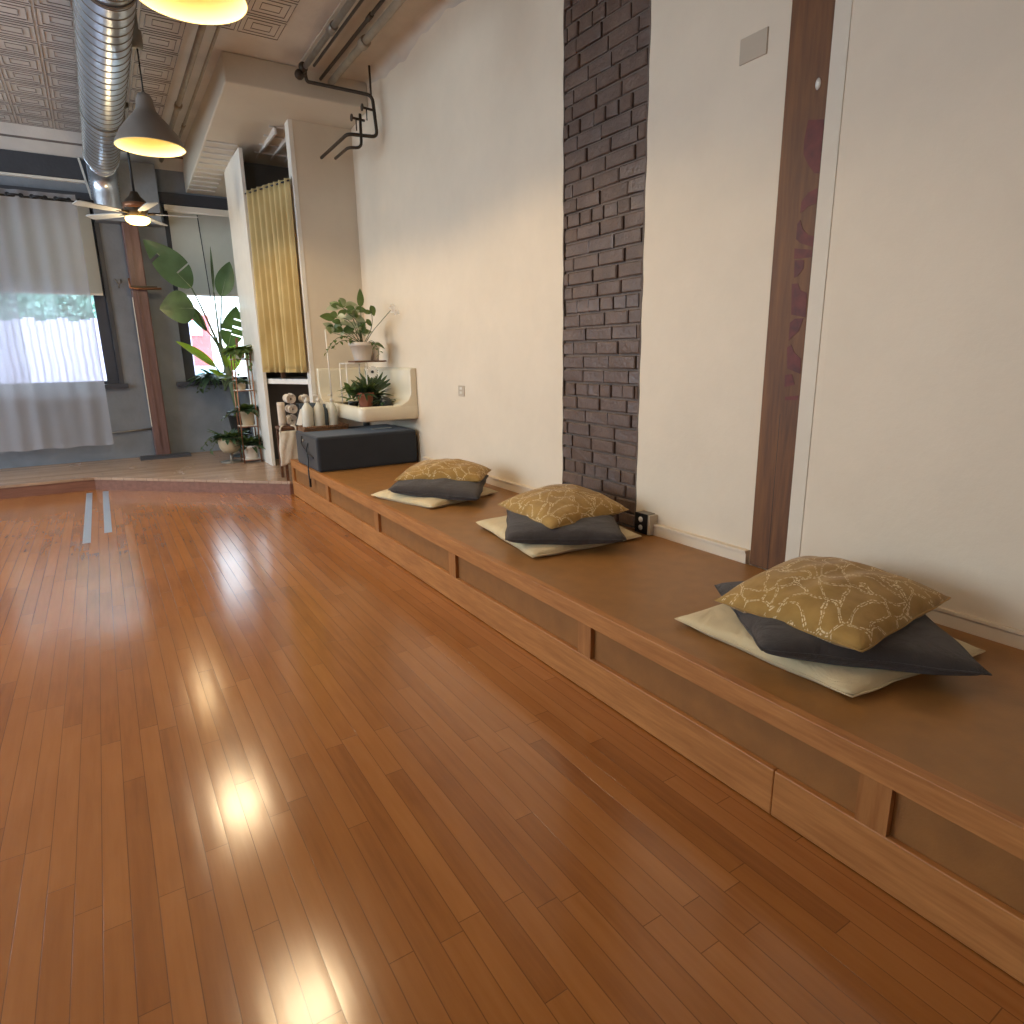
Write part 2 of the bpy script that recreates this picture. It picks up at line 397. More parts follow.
# unseen left and rear walls; window openings added for more daylight
w = MB(); LW = [(2.2, 3.6), (4.4, 6.0), (6.8, 8.3)]
ys = [YR] + [a for p in LW for a in p] + [YF + .3]
for a, b in zip(ys[0::2], ys[1::2]): w.box(XL - .25, XL, a, b, 0, ZC)
for a, b in LW: w.box(XL - .25, XL, a, b, 0, 0.9); w.box(XL - .25, XL, a, b, 3.0, ZC)
struct(w.obj('wall_left', M['wall']))
w = MB(); RW = [(-3.6, -2.9)]
xs = [XL] + [a for p in RW for a in p] + [XC + .2]
for a, b in zip(xs[0::2], xs[1::2]): w.box(a, b, YR - .25, YR, 0, ZC)
for a, b in RW: w.box(a, b, YR - .25, YR, 0, 0.8); w.box(a, b, YR - .25, YR, 3.1, ZC)
struct(w.obj('wall_rear', M['wall']))

# stamped tin ceiling with a cove towards the far wall
c = MB(); c.box(XL, XC + .2, YR, 8.62, ZC, ZC + .1)
c.quad((XL, 8.62, ZC), (XC, 8.62, ZC), (XC, 8.72, 3.482), (XL, 8.72, 3.482)); c.quad((XL, 8.72, 3.476), (XC, 8.72, 3.476), (XC, YF + .01, 3.355), (XL, YF + .01, 3.355))
c.box(XL, XC + .2, 8.62, YF + .3, ZC, ZC + .1)
P = 0.305
ridge_shade = []  # ridge slopes that get the painted groove shade
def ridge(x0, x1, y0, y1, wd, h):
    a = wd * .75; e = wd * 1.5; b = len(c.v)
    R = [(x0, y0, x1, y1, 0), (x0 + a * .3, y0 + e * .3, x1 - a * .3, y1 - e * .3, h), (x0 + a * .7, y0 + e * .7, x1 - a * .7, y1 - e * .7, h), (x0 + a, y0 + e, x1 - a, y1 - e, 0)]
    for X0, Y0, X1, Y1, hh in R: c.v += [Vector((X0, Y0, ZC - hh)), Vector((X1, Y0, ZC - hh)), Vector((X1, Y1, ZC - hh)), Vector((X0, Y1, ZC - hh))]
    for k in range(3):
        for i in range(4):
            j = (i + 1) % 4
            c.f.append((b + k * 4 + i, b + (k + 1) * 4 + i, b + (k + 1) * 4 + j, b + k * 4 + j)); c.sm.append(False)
            if k != 1: ridge_shade.append(len(c.f) - 1)
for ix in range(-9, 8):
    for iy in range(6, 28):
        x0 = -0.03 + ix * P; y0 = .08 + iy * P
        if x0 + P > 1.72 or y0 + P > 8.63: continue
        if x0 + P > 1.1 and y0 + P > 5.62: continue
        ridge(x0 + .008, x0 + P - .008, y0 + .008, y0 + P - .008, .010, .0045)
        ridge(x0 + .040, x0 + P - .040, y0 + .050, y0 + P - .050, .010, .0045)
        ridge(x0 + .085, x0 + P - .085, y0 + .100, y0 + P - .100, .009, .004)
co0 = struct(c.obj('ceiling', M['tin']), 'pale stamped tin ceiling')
co0.data.materials.append(M['tinshade_batten'])
for k in ridge_shade: co0.data.polygons[k].material_index = 1
# seam battens of the tin sheets
sb = MB()
for y in (8.715,): sb.box(XL, 1.15, y, y + .012, 3.468, 3.49)
struct(sb.obj('trim_2', M['tinshade_batten']), 'tin ceiling cornice batten')
# plain plaster margin of the ceiling beside the right wall, ragged lower edge
mg = MB(); mg.box(1.72, XC, 1.5, 5.94, ZC - .012, ZC)
def rag(u, v):
    y = 3.6 + u * 2.3
    a = v * PI / 2; r = 0.075 + 0.022 * math.sin(y * 5.1) + 0.012 * math.sin(y * 13.7 + 1) + .006 * math.sin(y * 31)
    return (XC - r * (1 - math.sin(a)) * 1.3, y, ZC - .012 - r * (1 - math.cos(a)))
mg.grid(rag, 120, 6)
mrg = mg.obj('ceiling_margin', M['tinplain']); struct(mrg, 'plain patched plaster margin of the ceiling')
mrg.name = 'trim_3'

# dropped soffit box over the alcove
w = MB(); sx0 = 1.15
w.v += [Vector(p) for p in ((sx0, 5.93, 3.354), (XC, 5.93, 3.354), (XC, YF, 3.14), (sx0, YF, 3.14), (sx0, 5.93, ZC), (XC, 5.93, ZC), (XC, YF, ZC), (sx0, YF, ZC))]
for qf in ((0, 3, 2, 1), (4, 5, 6, 7), (0, 1, 5, 4), (1, 2, 6, 5), (2, 3, 7, 6), (3, 0, 4, 7)): w.f.append(qf); w.sm.append(False)
struct(w.obj('trim_1', M['soffit'], bevel=.012), 'boxed soffit under the ceiling over the curtained closet')
# tin strips on the far underside of the soffit and in the closet
w = MB()
def sz(y): return 3.354 - (y - 5.93) * (3.354 - 3.14) / (YF - 5.93)
for k in range(11):
    y = 7.15 + k * 0.15
    w.box(1.17, 1.44, y, y + .035, sz(y) - .012, sz(y) + .02)
for k in range(8):
    y = 6.6 + k * 0.11
    if k % 2 == 0: w.box(1.62, 2.2, y, y + .03, sz(y) - .012, sz(y) + .02)
for x in (1.66, 1.8, 1.94): w.box(x, x + .02, 6.6, 7.5, sz(7.05) - .03, sz(7.05) + .05)
struct(w.obj('trim_4', M['tin']), 'strips of stamped tin under the soffit')

# alcove wall facing the viewer, closet walls, partition
struct(MB().box(1.772, XC, YW, YW + .1, ZP * 0, 3.34).obj('wall_alcove', M['alcove']), 'cream wall behind the sink')
struct(MB().box(1.735, 1.772, YW - .004, YW + .12, ZP, 3.335).obj('trim_5', M['whitepaint']), 'white edge trim of the closet opening')
struct(MB().box(1.47, XC, 7.6, 7.68, ZP, sz(7.6) + .01).obj('wall_closet', M['closetgrey']), 'dark grey back wall of the closet')
struct(MB().box(1.438, 1.475, 7.13, 7.98, ZP, sz(7.98) + .03).obj('wall_partition', M['whitepaint'], bevel=.004), 'narrow white partition between plants and closet')

# raised platform
pl = thing('raised_platform', 'low raised wooden platform below the two far windows', 'platform', (0, 7.6, 0))
poly = [(XL + .01, 7.62), (-0.19, 7.56), (1.37, 6.1), (XC - .01, 6.1), (XC - .01, YF - .01), (XL + .01, YF - .01)]
MB().prism(poly, ZP - .025, ZP).obj('deck', M['deck'], pl)
po2 = [(x, y + .012) if y < 8 else (x, y) for x, y in poly]
MB().prism(po2, 0, ZP - .025).obj('riser', M['riser'], pl)

# ------------------------------------------------------------ built-in ledge
lg = thing('built_in_ledge', 'long low wooden ledge with panelled front along the right wall', 'bench', (XA, 2.5, 0))
Y0, Y1 = YR + .01, 6.09
MB().box(XA + .035, XC - .022, Y0, Y1, HB - .03, HB).obj('top_panel', M['hardboard'], lg)
MB().box(XA, XA + .035, Y0, Y1 - .002, .272, HB + .002).obj('nosing', M['trimwood'], lg, bevel=.002)
MB().box(XA + .022, XC - .03, Y0, Y1, 0.001, HB - .03).obj('recessed_panel', M['panelb'], lg)
for i, (a, b) in enumerate(((Y0, .905), (.907, 4.18), (4.182, Y1 - .002))):
    MB().box(XA + .002, XA + .022, a, b, 0.004, .143).obj('skirting_board', M['trimwood'], lg, bevel=.003)
for k in range(-4, 6):
    y = 0.61 + 1.083 * k
    MB().box(XA + .004, XA + .0215, y, y + .075, .143, .272).obj('stile', M['stile'], lg)

# baseboard conduit on the ledge
bb = MB()
for a, b in ((1.72, 2.29), (YR, 1.53), (3.10, 5.1)):
    bb.box(XC - .024, XC + .02, a, b, HB - .03, HB + .045); bb.box(XC - .03, XC + .02, a, b, HB + .047, HB + .06); bb.box(XC - .016, XC + .02, a, b, HB + .044, HB + .048)
struct(bb.obj('baseboard_right', M['wall'], bevel=.004), 'cream baseboard conduit at the back of the ledge')

# brick pier
bp = thing('brick_pier', 'narrow strip of exposed dark painted brick in the white wall', 'brickwork', (XC, (BY0 + BY1) / 2, HB))
MB().box(XC + .012, XC + .03, BY0, BY1, HB, ZC).obj('mortar', M['mortar'], bp)
b = MB(); ch = 0.0757; nrow = int((ZC - HB) / ch) + 1
for r in range(nrow):
    z0 = HB + r * ch; z1 = min(z0 + ch - .010, ZC - .002)
    if z1 - z0 < .02: continue
    head = (r % 6 == 3); L = 0.105 if head else 0.205
    y = BY0 - (rnd.random() * 0.12 if not head else rnd.random() * 0.05) - (L / 2 if r % 2 else 0)
    while y < BY1:
        l = L * rnd.uniform(.86, 1.1)
        a, e = max(y, BY0 + .004), min(y + l - .010, BY1 - .004)
        if e - a > .02:
            xo = XC - .002 + rnd.uniform(-.004, .005); t = rnd.uniform(-.004, .004)
            i0 = len(b.v)
            d = .006
            P8 = [(xo + .02, a, z0), (xo + .02, e, z0), (xo + .02, e, z1), (xo + .02, a, z1)]
            F8 = [(xo + t * .5 + d * .6, a + .0, z0 + .0), (xo - t * .5 + d * .6, e, z0 + .002), (xo + d * .6, e - .001, z1), (xo + d * .6, a + .001, z1 - .002)]
            G8 = [(xo + t, a + d, z0 + d), (xo - t, e - d, z0 + d), (xo - t * .5, e - d, z1 - d), (xo + t * .5, a + d, z1 - d)]
            b.v += [Vector(p) for p in P8 + F8 + G8]
            for A, B in ((0, 4), (4, 8)):
                for i in range(4):
                    j = (i + 1) % 4; b.f.append((i0 + A + i, i0 + A + j, i0 + B + j, i0 + B + i)); b.sm.append(False)
            b.f.append((i0 + 8, i0 + 9, i0 + 10, i0 + 11)); b.sm.append(False)
        y += l
b.obj('bricks', M['brick'], bp)
rg = MB()
def edge(yc, sgn):
    pts = []
    z = HB
    while z < ZC - .02:
        pts.append((XC + .002, yc + sgn * (.002 + .003 * math.sin(z * 23) + .002 * rnd.random()), z)); z += .06
    rg.tube(pts, .006, 5)
edge(BY0, 1); edge(BY1, -1)
rg.obj('edge_bead', M['mortar'], bp)

# timber post
tp_ = thing('timber_post', 'dark old timber post with faded red letters set in the wall', 'post', (XC, 1.62, HB))
px0 = 2.300
MB().box(px0, XC + .03, 1.532, 1.706, HB, ZC).obj('shaft', M['post'], tp_, bevel=.004)
MB().box(px0 - .0006, px0 + .001, 1.613, 1.6145, HB, 1.0).obj('crack', M['black'], tp_)
def decal(name, polys, m, x=px0 - .0012):
    d = MB()
    for pg in polys: d.quad(*[(x, y, z) for y, z in pg])
    d.obj(name, m, tp_, thick=.0008)
LET = []
def flush():
    decal('red_letter', LET, M['redpaint']); LET.clear()
def arc(yc, zc, ro, ri, a0, a1, ky=.6, n=10, ylo=1.5375):
    pts = [(yc + ky * ro * math.cos(a0 + (a1 - a0) * i / n), zc + ro * math.sin(a0 + (a1 - a0) * i / n)) for i in range(n + 1)]
    pin = [(yc + ky * ri * math.cos(a0 + (a1 - a0) * i / n), zc + ri * math.sin(a0 + (a1 - a0) * i / n)) for i in range(n + 1)]
    for i in range(n):
        LET.append([(max(ylo, y), z) for y, z in (pts[i], pts[i + 1], pin[i + 1], pin[i])])
def bl(*p): LET.append(list(p))
bl((1.5981, 2.058), (1.6078, 1.994), (1.6059, 1.948), (1.5824, 1.906), (1.5546, 1.873), (1.5355, 1.868), (1.5355, 2.043))
flush()
bl((1.5995, 1.748), (1.5976, 1.785), (1.5728, 1.812), (1.5360, 1.820), (1.5360, 1.769), (1.5679, 1.765), (1.5885, 1.750))
flush()
bl((1.6076, 1.658), (1.6071, 1.711), (1.5971, 1.723), (1.5822, 1.688), (1.5576, 1.665), (1.5347, 1.657), (1.5343, 1.619), (1.5887, 1.641))
flush()
bl((1.6100, 1.625), (1.5353, 1.610), (1.5346, 1.584), (1.6088, 1.588))
flush()
bl((1.6059, 1.583), (1.5654, 1.578), (1.5653, 1.549), (1.5882, 1.522), (1.6024, 1.519))
flush()
bl((1.6090, 1.497), (1.5828, 1.497), (1.5716, 1.472), (1.5419, 1.459), (1.5384, 1.370), (1.6007, 1.384))
flush()
bl((1.6037, 1.353), (1.5844, 1.368), (1.5468, 1.368), (1.5622, 1.321), (1.5867, 1.301), (1.6031, 1.286))
flush()
bl((1.6066, 1.261), (1.5896, 1.271), (1.5716, 1.239), (1.5432, 1.218), (1.5398, 1.160), (1.5984, 1.180))
flush()
bl((1.6055, 1.155), (1.5755, 1.159), (1.5597, 1.119), (1.6039, 1.108))
flush()
bl((1.5973, 1.070), (1.5378, 1.078), (1.5419, 1.060), (1.5960, 1.057))
flush()
MB().lathe([(.0001, 0), (.012, 0), (.013, .002), (.0001, .003)], (px0, 1.571, 2.165), 14, Matrix.Rotation(-PI / 2, 3, 'Y') @ Matrix.Diagonal((1.5, 0.8, 1))).obj('white_paint_spot', M['whitepaint'], tp_)

struct(MB().box(2.2967, 2.32, 1.470, 1.5318, HB, ZC).obj('trim_12', M['coolwhite'], bevel=.0008), 'slightly cooler white strip right of the timber post')  # strip slightly cooler in tone than the wall beside it
# wall hardware
def plate(name, y0, y1, z0, z1, m, label, cat):
    return tag(MB().box(XC - .006, XC + .001, y0, y1, z0, z1).obj(name, m, origin=(XC, (y0 + y1) / 2, z0), bevel=.002), label, cat)
plate('blank_cover_plate', 1.81, 1.935, 2.345, 2.435, M['plate'], 'blank rectangular cover plate high on the wall beside the timber post', 'wall plate')
sw = thing('wall_outlet', 'small wall outlet between the sink and the brick strip', 'outlet', (XC, 4.38, .985))
MB().box(XC - .006, XC + .001, 4.33, 4.425, .95, 1.03).obj('cover_plate', M['plate'], sw, bevel=.002)
for z in (.968, 1.0): MB().box(XC - .009, XC - .005, 4.36, 4.395, z, z + .018).obj('socket', M['plastic_w'], sw)
ob = thing('outlet_box', 'surface mounted metal outlet box at the foot of the brick strip', 'outlet', (XC - .03, 2.34, HB))
MB().box(XC - .055, XC, 2.30, 2.385, HB + .004, HB + .11).obj('metal_box', M['steel'], ob, bevel=.004)
MB().box(XC - .060, XC - .055, 2.298, 2.387, HB + .004, HB + .11).obj('face_plate', M['black'], ob, bevel=.002)
for z in (HB + .035, HB + .078):
    MB().lathe([(.0001, 0), (.014, 0), (.014, .004), (.0001, .004)], (XC - .0595, 2.343, z), 16, Matrix.Rotation(-PI / 2, 3, 'Y')).obj('socket', M['plastic_w'], ob)
MB().box(XC - .055, XC, 2.283, 2.2995, HB + .004, HB + .105).obj('side_cover', M['plate'], ob)

# ------------------------------------------------------------ pillows
def pillow(name, Pc, t, m, label, cat='pillow', flat=0.5, seed=0, group=None, droop=0.0, dz=0.0):
    A, B, Cc, D = [Vector(p) for p in Pc]; r = random.Random(seed)
    ph = [r.uniform(0, 6) for _ in range(6)]
    n = 30; mb = MB(); cen = (A + B + Cc + D) / 4
    def surf(side):
        def fn(u, v):
            # pinch the edges inwards between the corners
            uu, vv = u * 2 - 1, v * 2 - 1
            pin = 0.025
            us = uu * (1 - pin * (1 - vv * vv) * abs(uu) ** 3); vs = vv * (1 - pin * (1 - uu * uu) * abs(vv) ** 3)
            cr = 1 - .012 * (uu * vv) ** 8
            us *= cr; vs *= cr
            us += .010 * math.sin(vs * 9 + ph[3]) * uu ** 4 * (1 - vv ** 6); vs += .010 * math.sin(us * 8 + ph[4]) * vv ** 4 * (1 - uu ** 6)
            a, b = (us + 1) / 2, (vs + 1) / 2
            p = A * (1 - a) * (1 - b) + B * a * (1 - b) + Cc * a * b + D * (1 - a) * b
            e = max(0.0, (1 - uu ** 2)) * max(0.0, (1 - vv ** 2))
            h = e ** flat
            wr = 0.075 * (math.sin(7 * us + ph[0] + 3 * vs) * math.sin(6 * vs + ph[1]) + .6 * math.sin(13 * us - 5 * vs + ph[2])) * e ** .3
            ed = (1 - h)
            z = side * t / 2 * h * (1 + wr)
            return p + Vector((0, 0, z + droop * ed * -t + dz * h))
        return fn
    mb.grid(surf(1), n, n, uv=True)
    k = len(mb.f); mb.grid(surf(-1), n, n, uv=True)
    mb.f[k:] = [f_[::-1] for f_ in mb.f[k:]]
    zmin = min(v.z for v in mb.v)
    o = mb.obj(name, m, origin=(cen.x, cen.y, zmin))
    # weld edges
    bm = bmesh.new(); bm.from_mesh(o.data); bmesh.ops.remove_doubles(bm, verts=bm.verts, dist=.0004); bmesh.ops.recalc_face_normals(bm, faces=bm.faces); bm.to_mesh(o.data); bm.free()
    tag(o, label, cat, group)
    # welted seam round the rim
    rim = []
    f1 = surf(0)
    for i in range(n): rim.append(f1(i / n, 0))
    for i in range(n): rim.append(f1(1, i / n))
    for i in range(n): rim.append(f1(1 - i / n, 1))
    for i in range(n): rim.append(f1(0, 1 - i / n))
    MB().tube(rim, .0028, 6, closed=True).obj('seam', m, o)
    return o
def stack(k, cream, char, must, names):
    pillow('floor_pillow', cream, .085, M['cream'], names[0], seed=k, flat=.33, group='cream pillows')
    pillow('floor_pillow', char, .12, M['charcoal'], names[1], seed=k + 10, flat=.33, group='charcoal pillows')
    pillow('throw_pillow', must, .16, M['mustard'], names[2], seed=k + 20, flat=.5, droop=0, dz=.012, group='mustard pillows')
H0 = HB
stack(1,
      ((1.555, 1.44, H0 + .02), (1.555, .805, H0 + .022), (2.15, .735, H0 + .018), (2.16, 1.38, H0 + .03)),
      ((1.80, 1.48, H0 + .078), (1.47, 1.03, H0 + .090), (1.88, .62, H0 + .070), (2.235, 1.08, H0 + .10)),
      ((1.60, 1.310, H0 + .120), (1.605, .82, H0 + .132), (2.15, .85, H0 + .153), (2.10, 1.33, H0 + .17)),
      ('flat cream pillow at the bottom of the stack nearest the viewer beside the timber post', 'charcoal pillow with pointed corner in the nearest stack, between cream and mustard', 'mustard pillow with beaded embroidery topping the nearest stack'))
stack(2,
      ((1.62, 2.96, H0 + .030), (1.545, 2.29, H0 + .018), (2.19, 2.26, H0 + .018), (2.24, 2.90, H0 + .03)),
      ((1.80, 2.92, H0 + .085), (1.49, 2.44, H0 + .075), (1.95, 2.11, H0 + .075), (2.24, 2.58, H0 + .10)),
      ((1.71, 2.87, H0 + .135), (1.68, 2.33, H0 + .122), (2.20, 2.37, H0 + .132), (2.19, 2.85, H0 + .17)),
      ('flat cream pillow at the bottom of the middle stack in front of the brick strip', 'charcoal pillow in the middle stack in front of the brick strip', 'mustard embroidered pillow topping the middle stack in front of the brick strip'))
stack(3,
      ((1.42, 4.04, H0 + .018), (1.60, 3.46, H0 + .018), (2.17, 3.62, H0 + .018), (2.0, 4.2, H0 + .03)),
      ((1.45, 3.80, H0 + .088), (1.86, 3.33, H0 + .060), (2.20, 3.80, H0 + .10), (1.79, 4.21, H0 + .10)),
      ((1.53, 3.88, H0 + .130), (1.98, 3.52, H0 + .128), (2.20, 3.76, H0 + .145), (1.84, 4.16, H0 + .16)),
      ('flat cream pillow at the bottom of the farthest stack near the black mat', 'charcoal pillow in the farthest stack near the black mat', 'mustard embroidered pillow topping the farthest stack near the black mat'))

# ------------------------------------------------------------ windows
def window(name, x0, x1, z0, z1, Y, label):
    o = MB()
    t = .12
    o.box(x0, x0 + t, Y + .06, Y + .2, z0, z1); o.box(x1 - t, x1, Y + .06, Y + .2, z0, z1)
    o.box(x0 + t, x1 - t, Y + .06, Y + .2, z1 - t, z1); o.box(x0 + t, x1 - t, Y + .06, Y + .2, z0, z0 + .035)
    o.box(x0 + t, x1 - t, Y + .10, Y + .16, (z0 + z1) / 2 + .05, (z0 + z1) / 2 + .1)
    wdw = struct(o.obj(name, M['frame'], origin=((x0 + x1) / 2, Y, z0), bevel=.004), label)
    MB().box(x0 + t, x1 - t, Y + .125, Y + .13, z0 + .035, z1 - t).obj('pane', M['glass'], wdw)
    MB().box(x0 - .11, x1 + .08, Y - .07, Y + .06, z0 - .05, z0).obj('sill', M['frame'], wdw, bevel=.005)
    return wdw
window('window_1', W1[0], W1[1], W1[2], W1[3], YF, 'window behind the sheer curtain')
window('window_2', W2[0], W2[1], W2[2], W2[3], YF, 'window behind the large leafy plant')
# casing of window 1 and lintels
w = MB(); w.box(-1.35, .2, YF - .03, YF, 2.93, 3.03); w.box(.19, .235, YF - .015, YF, 1.0, 2.95)
struct(w.obj('trim_6', M['darkgrey']), 'dark casing above the sheer curtain')
struct(MB().box(-3, .17, YF - .05, YF, 3.125, 3.15).obj('trim_7', M['whitepaint']), 'thin pale ledge above the left window')
struct(MB().box(XL, .16, YF - .02, YF, 3.16, 3.37).obj('trim_8', M['darkgrey']), 'dark board above the left window')
w = MB(); w.box(.86, 2.2, YF - .03, YF, 3.0, 3.12)
struct(w.obj('trim_9', M['darkgrey']), 'dark casing above the right window')
struct(MB().box(.9, 2.2, YF - .06, YF, 2.93, 2.985).obj('trim_10', M['whitepaint']), 'pale head rail trim of the right window')
# grey box panel on the wall round the duct end
w = MB(); w.box(.20, .84, YF - .22, YF, 2.74, 3.36)
struct(w.obj('wall_duct_box', M['greywall'], bevel=.006), 'grey boxed wall section behind the duct')
bpn = MB(); bpn.quad((.13, YF - .03, 3.37), (.15, YF - .03, 3.37), (.225, YF - .03, 2.90), (.205, YF - .03, 2.90))
struct(bpn.obj('trim_11', M['whitepaint'], thick=.03), 'slanting pale strip beside the duct')

# roller shades
def roller(x0, x1, zt, zb, Y, label):
    r = thing('roller_shade', label, 'window shade', ((x0 + x1) / 2, Y, zb), 'roller shades')
    MB().box(x0, x1, Y - .002, Y, zb + .02, zt).obj('fabric', M['shade_roller'], r)
    MB().cyl((x0, Y + .015, zt), (x1, Y + .015, zt), .025).obj('roller_tube', M['whitepaint'], r)
    MB().box(x0, x1, Y - .008, Y + .006, zb, zb + .022).obj('hem_bar', M['whitepaint'], r)
    return r
roller(-1.35, .165, 2.93, 1.972, YF - .04, 'half drawn pale roller shade behind the sheer curtain')
roller(.93, 2.15, 2.93, 2.0, YF - .05, 'half drawn pale roller shade above the large leafy plant')
tag(MB().tube([(1.232, YF - .075, 2.9), (1.25, YF - .085, 2.4), (1.27, YF - .08, 1.9), (1.29, YF - .08, 1.35)], .005, 6).obj('shade_cord', M['black'], origin=(1.25, YF - .08, 2.9)), 'dark cord hanging in front of the right window shade', 'cord')

# sheer curtains on a rod
YC = 8.58
rod = thing('curtain_rod', 'thin dark curtain rod carrying the sheer curtains', 'curtain rod', (-.7, YC, 2.86))
MB().cyl((-2.2, YC, 2.895), (.30, YC, 2.885), .011).obj('rod', M['black'], rod)
MB().tube([(.24, YC, 2.885), (.25, YC + .12, 2.87), (.25, YF, 2.86)], .007, 6).obj('bracket', M['black'], rod)
MB().ball((.31, YC, 2.885), .018, 6).obj('finial', M['black'], rod)
def sheerc(x0, x1, xb0, xb1, y, zb, waves, label, amp=.009, seed=1):
    r = random.Random(seed); p1 = r.uniform(0, 6)
    c_ = MB()
    def fn(u, v):
        x = (x0 + (x1 - x0) * u) * (1 - v) + (xb0 + (xb1 - xb0) * u) * v
        a = amp * (1.0 - .45 * v)
        return (x, y + a * math.sin(u * waves * 2 * PI + p1) + .006 * math.sin(u * 31 + v * 5), 2.95 * (1 - v) + zb * v + .006 * math.sin(u * 19) * v)
    c_.grid(fn, 160, 24)
    o = c_.obj('sheer_curtain', M['sheer'], origin=((x0 + x1) / 2, y, zb)); tag(o, label, 'curtain', 'sheer curtains')
    g = MB(); k = int(waves)
    hem = MB(); hem.grid(lambda u, v: Vector(fn(u, 1 - .018 * v)) + Vector((0, -.002, 0)), 160, 2); hem.grid(lambda u, v: Vector(fn(1 - .012 * v, u)) + Vector((0, -.002, 0)), 24, 1)
    hem.obj('hem', M['sheer'], o)
    return o
s1 = sheerc(-1.02, .052, -1.05, .03, YC, .335, 6.5, 'sheer white curtain over the left window with its edge beside the timber pillar', seed=3)
s2 = sheerc(-2.1, -.61, -2.0, -.63, YC + .055, .335, 7.0, 'second sheer white curtain overlapping at the left edge of the picture', seed=5)
for k in range(5):
    xa = -.72 + k * .2
    MB().tube([(xa, YC - .036, 2.895), (xa + .05, YC - .038, 2.897), (xa + .11, YC - .036, 2.893)], .009, 6).obj('grommet', M['black'], s1)
    for d in (0, .11): MB().lathe([(.012, 0), (.022, 0), (.022, .004), (.012, .004)], (xa + d, YC - .032, 2.892), 14, Matrix.Rotation(PI / 2, 3, 'X')).obj('grommet', M['black'], s1)

# red brown pillar
pr = thing('timber_pillar', 'red brown timber pillar standing between the two far windows', 'pillar', (.53, 8.72, ZP))
MB().box(.44, .60, 8.66, 8.80, ZP, 2.74).obj('shaft', M['pillar'], pr, bevel=.012)
MB().box(.497, .512, 8.652, 8.662, ZP + .1, 2.72).obj('face_strip', M['pillar'], pr)
MB().box(.436, .444, 8.655, 8.668, .5, 1.95).obj('pale_edge_strip', M['whitepaint'], pr)
MB().box(.43, .70, 8.63, 8.66, 2.04, 2.075).obj('strap', M['iron'], pr)
MB().tube([(.43, 8.63, 2.15), (.43, 8.62, 2.05), (.50, 8.62, 2.04), (.74, 8.62, 2.05)], .012, 6).obj('strap_bolt', M['copper'], pr)
tag(MB().box(.27, .80, 8.50, 8.70, ZP, ZP + .03).obj('floor_register', M['darkgrey'], origin=(.53, 8.6, ZP)), 'dark floor register at the foot of the timber pillar', 'floor vent')
tag(MB().tube([(.0, YF - .03, .44), (.44, YF - .03, .46)], .010, 8).obj('wall_conduit', M['steel'], origin=(.2, YF - .03, .44)), 'thin horizontal conduit low on the grey wall left of the pillar', 'pipe')
hk = MB(); hk.tube([(.30, YF - .01, 2.15), (.30, YF - .05, 2.15), (.33, YF - .05, 2.10)], .008, 6); hk.tube([(.36, YF - .01, 2.15), (.36, YF - .05, 2.12), (.33, YF - .05, 2.10), (.33, YF - .04, 2.06)], .008, 6)
tag(hk.obj('wall_bracket', M['steel'], origin=(.33, YF, 2.1)), 'small metal bracket on the grey wall left of the pillar', 'bracket')

# ------------------------------------------------------------ duct
dc = thing('spiral_duct', 'large galvanised spiral duct running under the tin ceiling', 'duct', (.33, 4, 3.317))
DX, DZ, DR = .335, 3.30, .155
d = MB(); pts = []; yy = 1.2
d.lathe([(DR, 0), (DR, 7.15)], (DX, 1.2, DZ), 48, Matrix.Rotation(-PI / 2, 3, 'X'))
d.f = [f_ for f_ in d.f if len(f_) == 4]; d.sm = d.sm[:len(d.f)]
d.obj('tube', M['galv'], dc)
sp_ = []
pitch = 0.115; n = 40; turns = 7.1 / pitch
for i in range(int(turns * n)):
    a = 2 * PI * i / n
    sp_.append((DX + (DR + .0005) * math.cos(a), 1.22 + pitch * i / n, DZ + (DR + .0005) * math.sin(a)))
MB().tube(sp_, .0042, 4).obj('spiral_seam', M['steel'], dc)
MB().lathe([(DR + .003, -.02), (DR + .006, -.02), (DR + .006, .03), (DR - .005, .03), (.06, .03), (.0001, .03)], (DX, 8.34, DZ), 40, Matrix.Rotation(-PI / 2, 3, 'X')).obj('end_cap', M['galv'], dc)
el = []
for i in range(25):
    a = i / 24 * (PI / 2); el.append((DX, 8.36 + .24 * math.sin(a), DZ - .06 - .24 * (1 - math.cos(a))))
el += [(DX, 8.60, DZ - .30 - .014 * k) for k in range(1, 12)]
e = MB(); rr = [(.125, .133)[k % 2] for k in range(len(el))]
e.tube(el, rr, 28); e.obj('flexible_elbow', M['galv'], dc)
for y in (2.2, 4.6, 6.9):
    MB().tube([(DX + (DR + .006) * math.cos(a), y, DZ + (DR + .006) * math.sin(a)) for a in [2 * PI * i / 32 for i in range(32)]], .006, 6, closed=True).obj('strap', M['steel'], dc)
    MB().cyl((DX, y, DZ + DR), (DX, y, ZC), .005, 6).obj('hanger_rod', M['steel'], dc)

